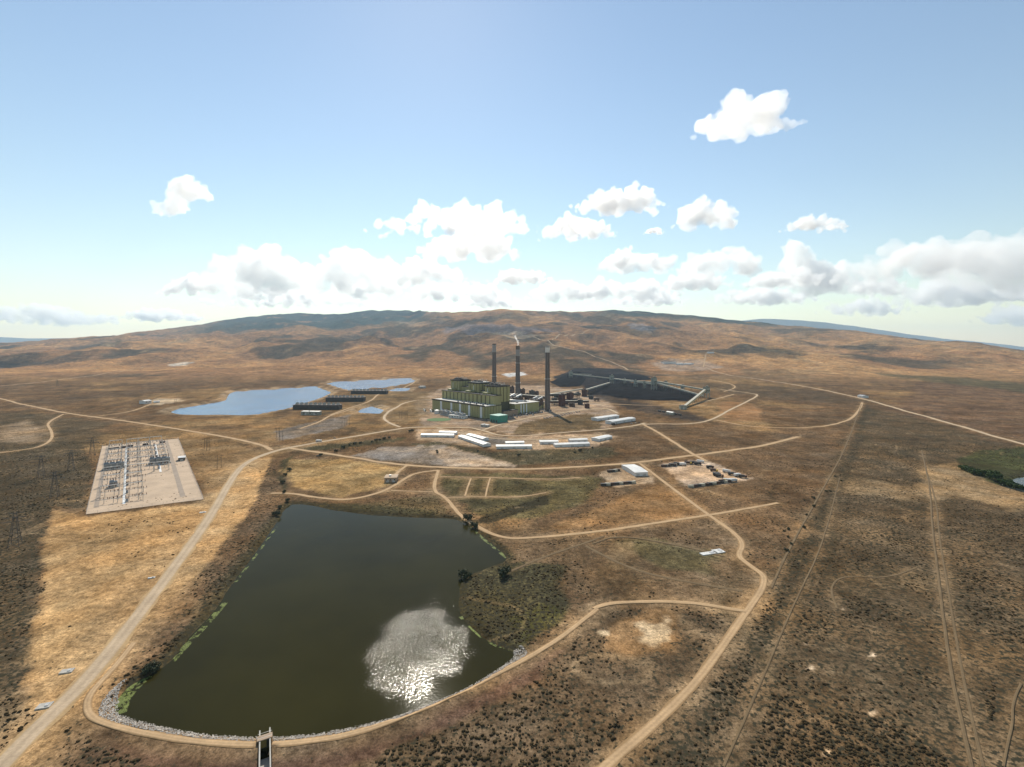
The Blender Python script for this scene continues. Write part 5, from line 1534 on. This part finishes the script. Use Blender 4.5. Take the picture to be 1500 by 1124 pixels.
def shore_algae(pts, w, name='algae_scum'):
    P = smooth_line(sites(pts), iters=3)
    n = 7000
    x, y = along(P, n, -w, w)
    sd = poly_sd(RES_W, x, y); k = (sd < 1.5) & (fbm(x / 3.5, y / 3.5, 300, 4) > RNG.uniform(-.1, .5, len(x)))
    x, y = x[k], y[k]
    return np.stack([x, y, np.full(len(x), WATER_Z + .03)], -1)
pts = np.concatenate([shore_algae([(215, 987), (196, 1003), (180, 1022), (174, 1042)], 2.6), shore_algae([(330, 880), (300, 915), (270, 945), (250, 968)], 1.6),
                      shore_algae([(676, 900), (700, 925), (724, 941), (753, 951), (757, 960)], 1.5), shore_algae([(690, 770), (705, 785), (742, 815)], 1.2),
                      shore_algae([(405, 770), (380, 805), (345, 850)], 0.9)])
scatter('algae_scum', pts, RNG.uniform(.07, .26, len(pts)), (np.array([(1, 0, 0), (.3, .9, 0), (-.8, .5, 0), (-.7, -.6, 0), (.4, -.9, 0), (0, 0, .04)], float), np.array([(0, 1, 5), (1, 2, 5), (2, 3, 5), (3, 4, 5), (4, 0, 5)])),
        M['algae'], 'bright yellow green algae floating along the shore', 1.0)

# sagebrush on the plain
def bilin(A, x, y):
    r = np.interp(y, ROWS, np.arange(len(ROWS))); c_ = np.interp(x / (y + FAN), UU, np.arange(len(UU)))
    return A[np.clip(np.round(r).astype(int), 0, len(ROWS) - 1), np.clip(np.round(c_).astype(int), 0, len(UU) - 1)]
nb = 300000
by = 150 + (RNG.random(nb) ** 1.5) * 620; bx = RNG.uniform(-1.25, 1.25, nb) * by
dens = bilin(SAGEM, bx, by)
clump = fbm(bx / 34, by / 34, 310, 4)
keep = (RNG.random(nb) < np.clip(dens * 1.0 - 0.22 + clump * 1.0, 0, 1) * .40) & (poly_sd(RES_W, bx, by) > 2)
for P in DRIVES:
    keep &= line_d(P[::2], bx, by) > 5.5
keep &= np.abs((bx - sp_a[0]) * sn_[0] + (by - sp_a[1]) * sn_[1]) + (by > 190) * 99 > 3.5
bx, by = bx[keep], by[keep]
scatter('sagebrush', np.stack([bx, by, gz(bx, by) + .1], -1), (.22 + RNG.random(len(bx)) ** 2.5 * .75), (ICO1[0] * np.array([1, 1, .75]), ICO1[1]), M['sage'], 'scattered dark sagebrush over the dry plain', 0.8)

def make_shrub(seed, w, h, leafmat):
    rng = np.random.default_rng(seed)
    g = empty('shrub', (0, 0, 0))
    m = MB()
    tips = []
    for i in range(6):
        a = rng.uniform(0, 2 * math.pi); r = rng.uniform(.12, .32) * w; t = (math.cos(a) * r, math.sin(a) * r, h * rng.uniform(.45, .75))
        m.tube((0, 0, -.2), t, w * .035, w * .014, n=5); tips.append(t)
    m.build('trunk', M['bark'], g)
    n = 520
    cl = [(t[0] * 1.2, t[1] * 1.2, t[2] * rng.uniform(.6, 1.15), rng.uniform(.16, .30) * w) for t in tips for _ in range(3)]
    V = []; F = []
    for i in range(n):
        c = cl[i % len(cl)]
        d = rng.normal(size=3); d /= np.linalg.norm(d); rr = c[3] * rng.uniform(.5, 1.05)
        p = np.array([c[0] + d[0] * rr, c[1] + d[1] * rr, max(c[2] + d[2] * rr * .8, .05)])
        s = w * rng.uniform(.03, .07)
        e1 = rng.normal(size=3); e1 /= np.linalg.norm(e1); e2 = np.cross(e1, rng.normal(size=3)); e2 /= np.linalg.norm(e2) + 1e-9
        k = len(V); V += [p + e1 * s, p + e2 * s, p - e1 * s, p - e2 * s]; F.append((k, k + 1, k + 2, k + 3))
    o = np_mesh('crown', np.array(V), np.array(F), leafmat); o.parent = g
    return g
PROTO = [make_shrub(1, 4.5, 3.4, M['leaf']), make_shrub(2, 5.0, 3.0, M['leaf']), make_shrub(3, 4.2, 3.0, M['leaf_bright'])]
pu = set()
def shrub(i, px, py, sc, label, group=None):
    o = PROTO[i] if i not in pu else copy_tree(PROTO[i]); pu.add(i)
    o.location = gat(px, py, -.1); o.scale = (sc, sc, sc); o.rotation_euler = (0, 0, random.uniform(0, 6)); tag(o, label, 'shrub', group)
shrub(0, 222, 981, 1.25, 'large grey green shrub on the bank above the algae corner'); shrub(1, 213, 985, 1.0, 'lower shrub beside the large bank shrub'); shrub(1, 231, 977, .8, 'small shrub leaning on the large bank shrub')
shrub(0, 681, 845, 1.9, 'dark shrub on the tip of the brushy point'); shrub(1, 740, 844, 2.0, 'round dark shrub in the middle of the brushy point')
shrub(0, 685, 762, 2.0, 'shrub on the shore where the dirt road passes the inlet'); shrub(1, 695, 772, 1.6, 'shrub overhanging the shore below the culvert')
gully = [(421, 735), (416, 722), (414, 708), (418, 697), (424, 690), (470, 668), (492, 662), (503, 657), (512, 653), (520, 651), (528, 650), (545, 648), (551, 646), (556, 645), (563, 644), (570, 642), (600, 633), (604, 632), (410, 745), (405, 755)]
for j, (px, py) in enumerate(gully):
    shrub(j % 2, px, py, .8 + .7 * random.random(), 'dark shrub in the line along the creek gully', 'creek gully shrubs')
for j in range(26):
    t = j / 25
    shrub(2, 1409 + 85 * t, 690 + 20 * t + random.uniform(-3, 3), 1.9 + random.random(), 'bright green bush in the hollow beside the marsh pond', 'green bushes of the marsh hollow')
for j, (px, py) in enumerate(((640, 662), (641, 664), (700, 662), (760, 668), (842, 664), (850, 661), (868, 657))):
    shrub(j % 2, px, py, .8 + .4 * random.random(), 'low dark bush on the slope below the white sheds', 'bushes below the shed terrace')
for j in range(16):
    shrub(j % 2, 1226 - j * 6.2 + random.uniform(-16, 16), 690 + j * 8.5 + random.uniform(-10, 10), .35 + .45 * random.random(), 'dark bush along the old fence line in the east', 'bushes of the eastern fence line')

# ------------------------------------------------------------------ steam from the middle stack
sm_m = bpy.data.materials.new('steam'); sm_m.use_nodes = True
stt = sm_m.node_tree; stt.nodes.clear(); s_o = stt.nodes.new('ShaderNodeOutputMaterial'); s_v = stt.nodes.new('ShaderNodeVolumePrincipled')
s_v.inputs['Density'].default_value = 0.10; s_v.inputs['Color'].default_value = (.98, .97, .95, 1); s_v.inputs['Anisotropy'].default_value = 0.5
stt.links.new(s_v.outputs[0], s_o.inputs['Volume'])
Vs = []; Fs = []
srng = np.random.default_rng(8)
for i in range(40):
    t = i / 39.0
    p = np.array([math.sin(t * 5) * 2.2 - t * 6 + srng.normal() * 1.2, srng.normal() * 1.5, t * 30 + .5]); r = (1.6 + 2.4 * t) * srng.uniform(.6, 1.1) * (1 - .5 * t ** 3)
    Vs.append(ICO2[0] * r + p); Fs.append(ICO2[1] + i * len(ICO2[0]))
sm = np_mesh('smoke', np.concatenate(Vs), np.concatenate(Fs), sm_m); sm.location = (17, 1400, 160.2)
smd = sm.modifiers.new('skin', 'REMESH'); smd.mode = 'VOXEL'; smd.voxel_size = 0.7
me_ = bpy.data.meshes.new_from_object(sm.evaluated_get(bpy.context.evaluated_depsgraph_get())); sm.modifiers.clear(); sm.data = me_
tag(sm, 'thin white wisp of steam above the middle stack', kind='stuff')
# ------------------------------------------------------------------ labels: tell repeats of a kind apart by their order from the west
ORD = ['first', 'second', 'third', 'fourth', 'fifth', 'sixth', 'seventh', 'eighth', 'ninth', 'tenth', 'eleventh', 'twelfth', 'thirteenth', 'fourteenth', 'fifteenth', 'sixteenth',
       'seventeenth', 'eighteenth', 'nineteenth', 'twentieth'] + ['%d%s' % (n, {1: 'st', 2: 'nd', 3: 'rd'}.get(n % 10, 'th')) for n in range(21, 41)]
bpy.context.view_layer.update()
alike = {}
for o in COL.objects:
    if o.parent is None and 'label' in o and 'category' in o:
        alike.setdefault(o['label'], []).append(o)
for lab, obs in alike.items():
    if 1 < len(obs) <= 40 and len(lab.split()) <= 12:
        obs.sort(key=lambda o: o.location.x / max(o.location.y, 1.0))
        for i, o in enumerate(obs):
            o['label'] = '%s, %s from the west' % (lab, ORD[i])

# ================================================================== HAZE
hb = MB().box((0, 14200, -520), (92000, 33400, 2150))
hm = bpy.data.materials.new('thin_haze'); hm.use_nodes = True
ht = hm.node_tree; ht.nodes.clear()
ho = ht.nodes.new('ShaderNodeOutputMaterial'); hv = ht.nodes.new('ShaderNodeVolumePrincipled')
hv.inputs['Color'].default_value = (0.58, 0.80, 1.0, 1); hv.inputs['Density'].default_value = HAZE_DENSITY = 2.6e-5
hv.inputs['Anisotropy'].default_value = 0.25
ht.links.new(hv.outputs[0], ho.inputs['Volume'])
tag(hb.build('haze', hm), 'thin bluish haze over the far hills', kind='stuff')
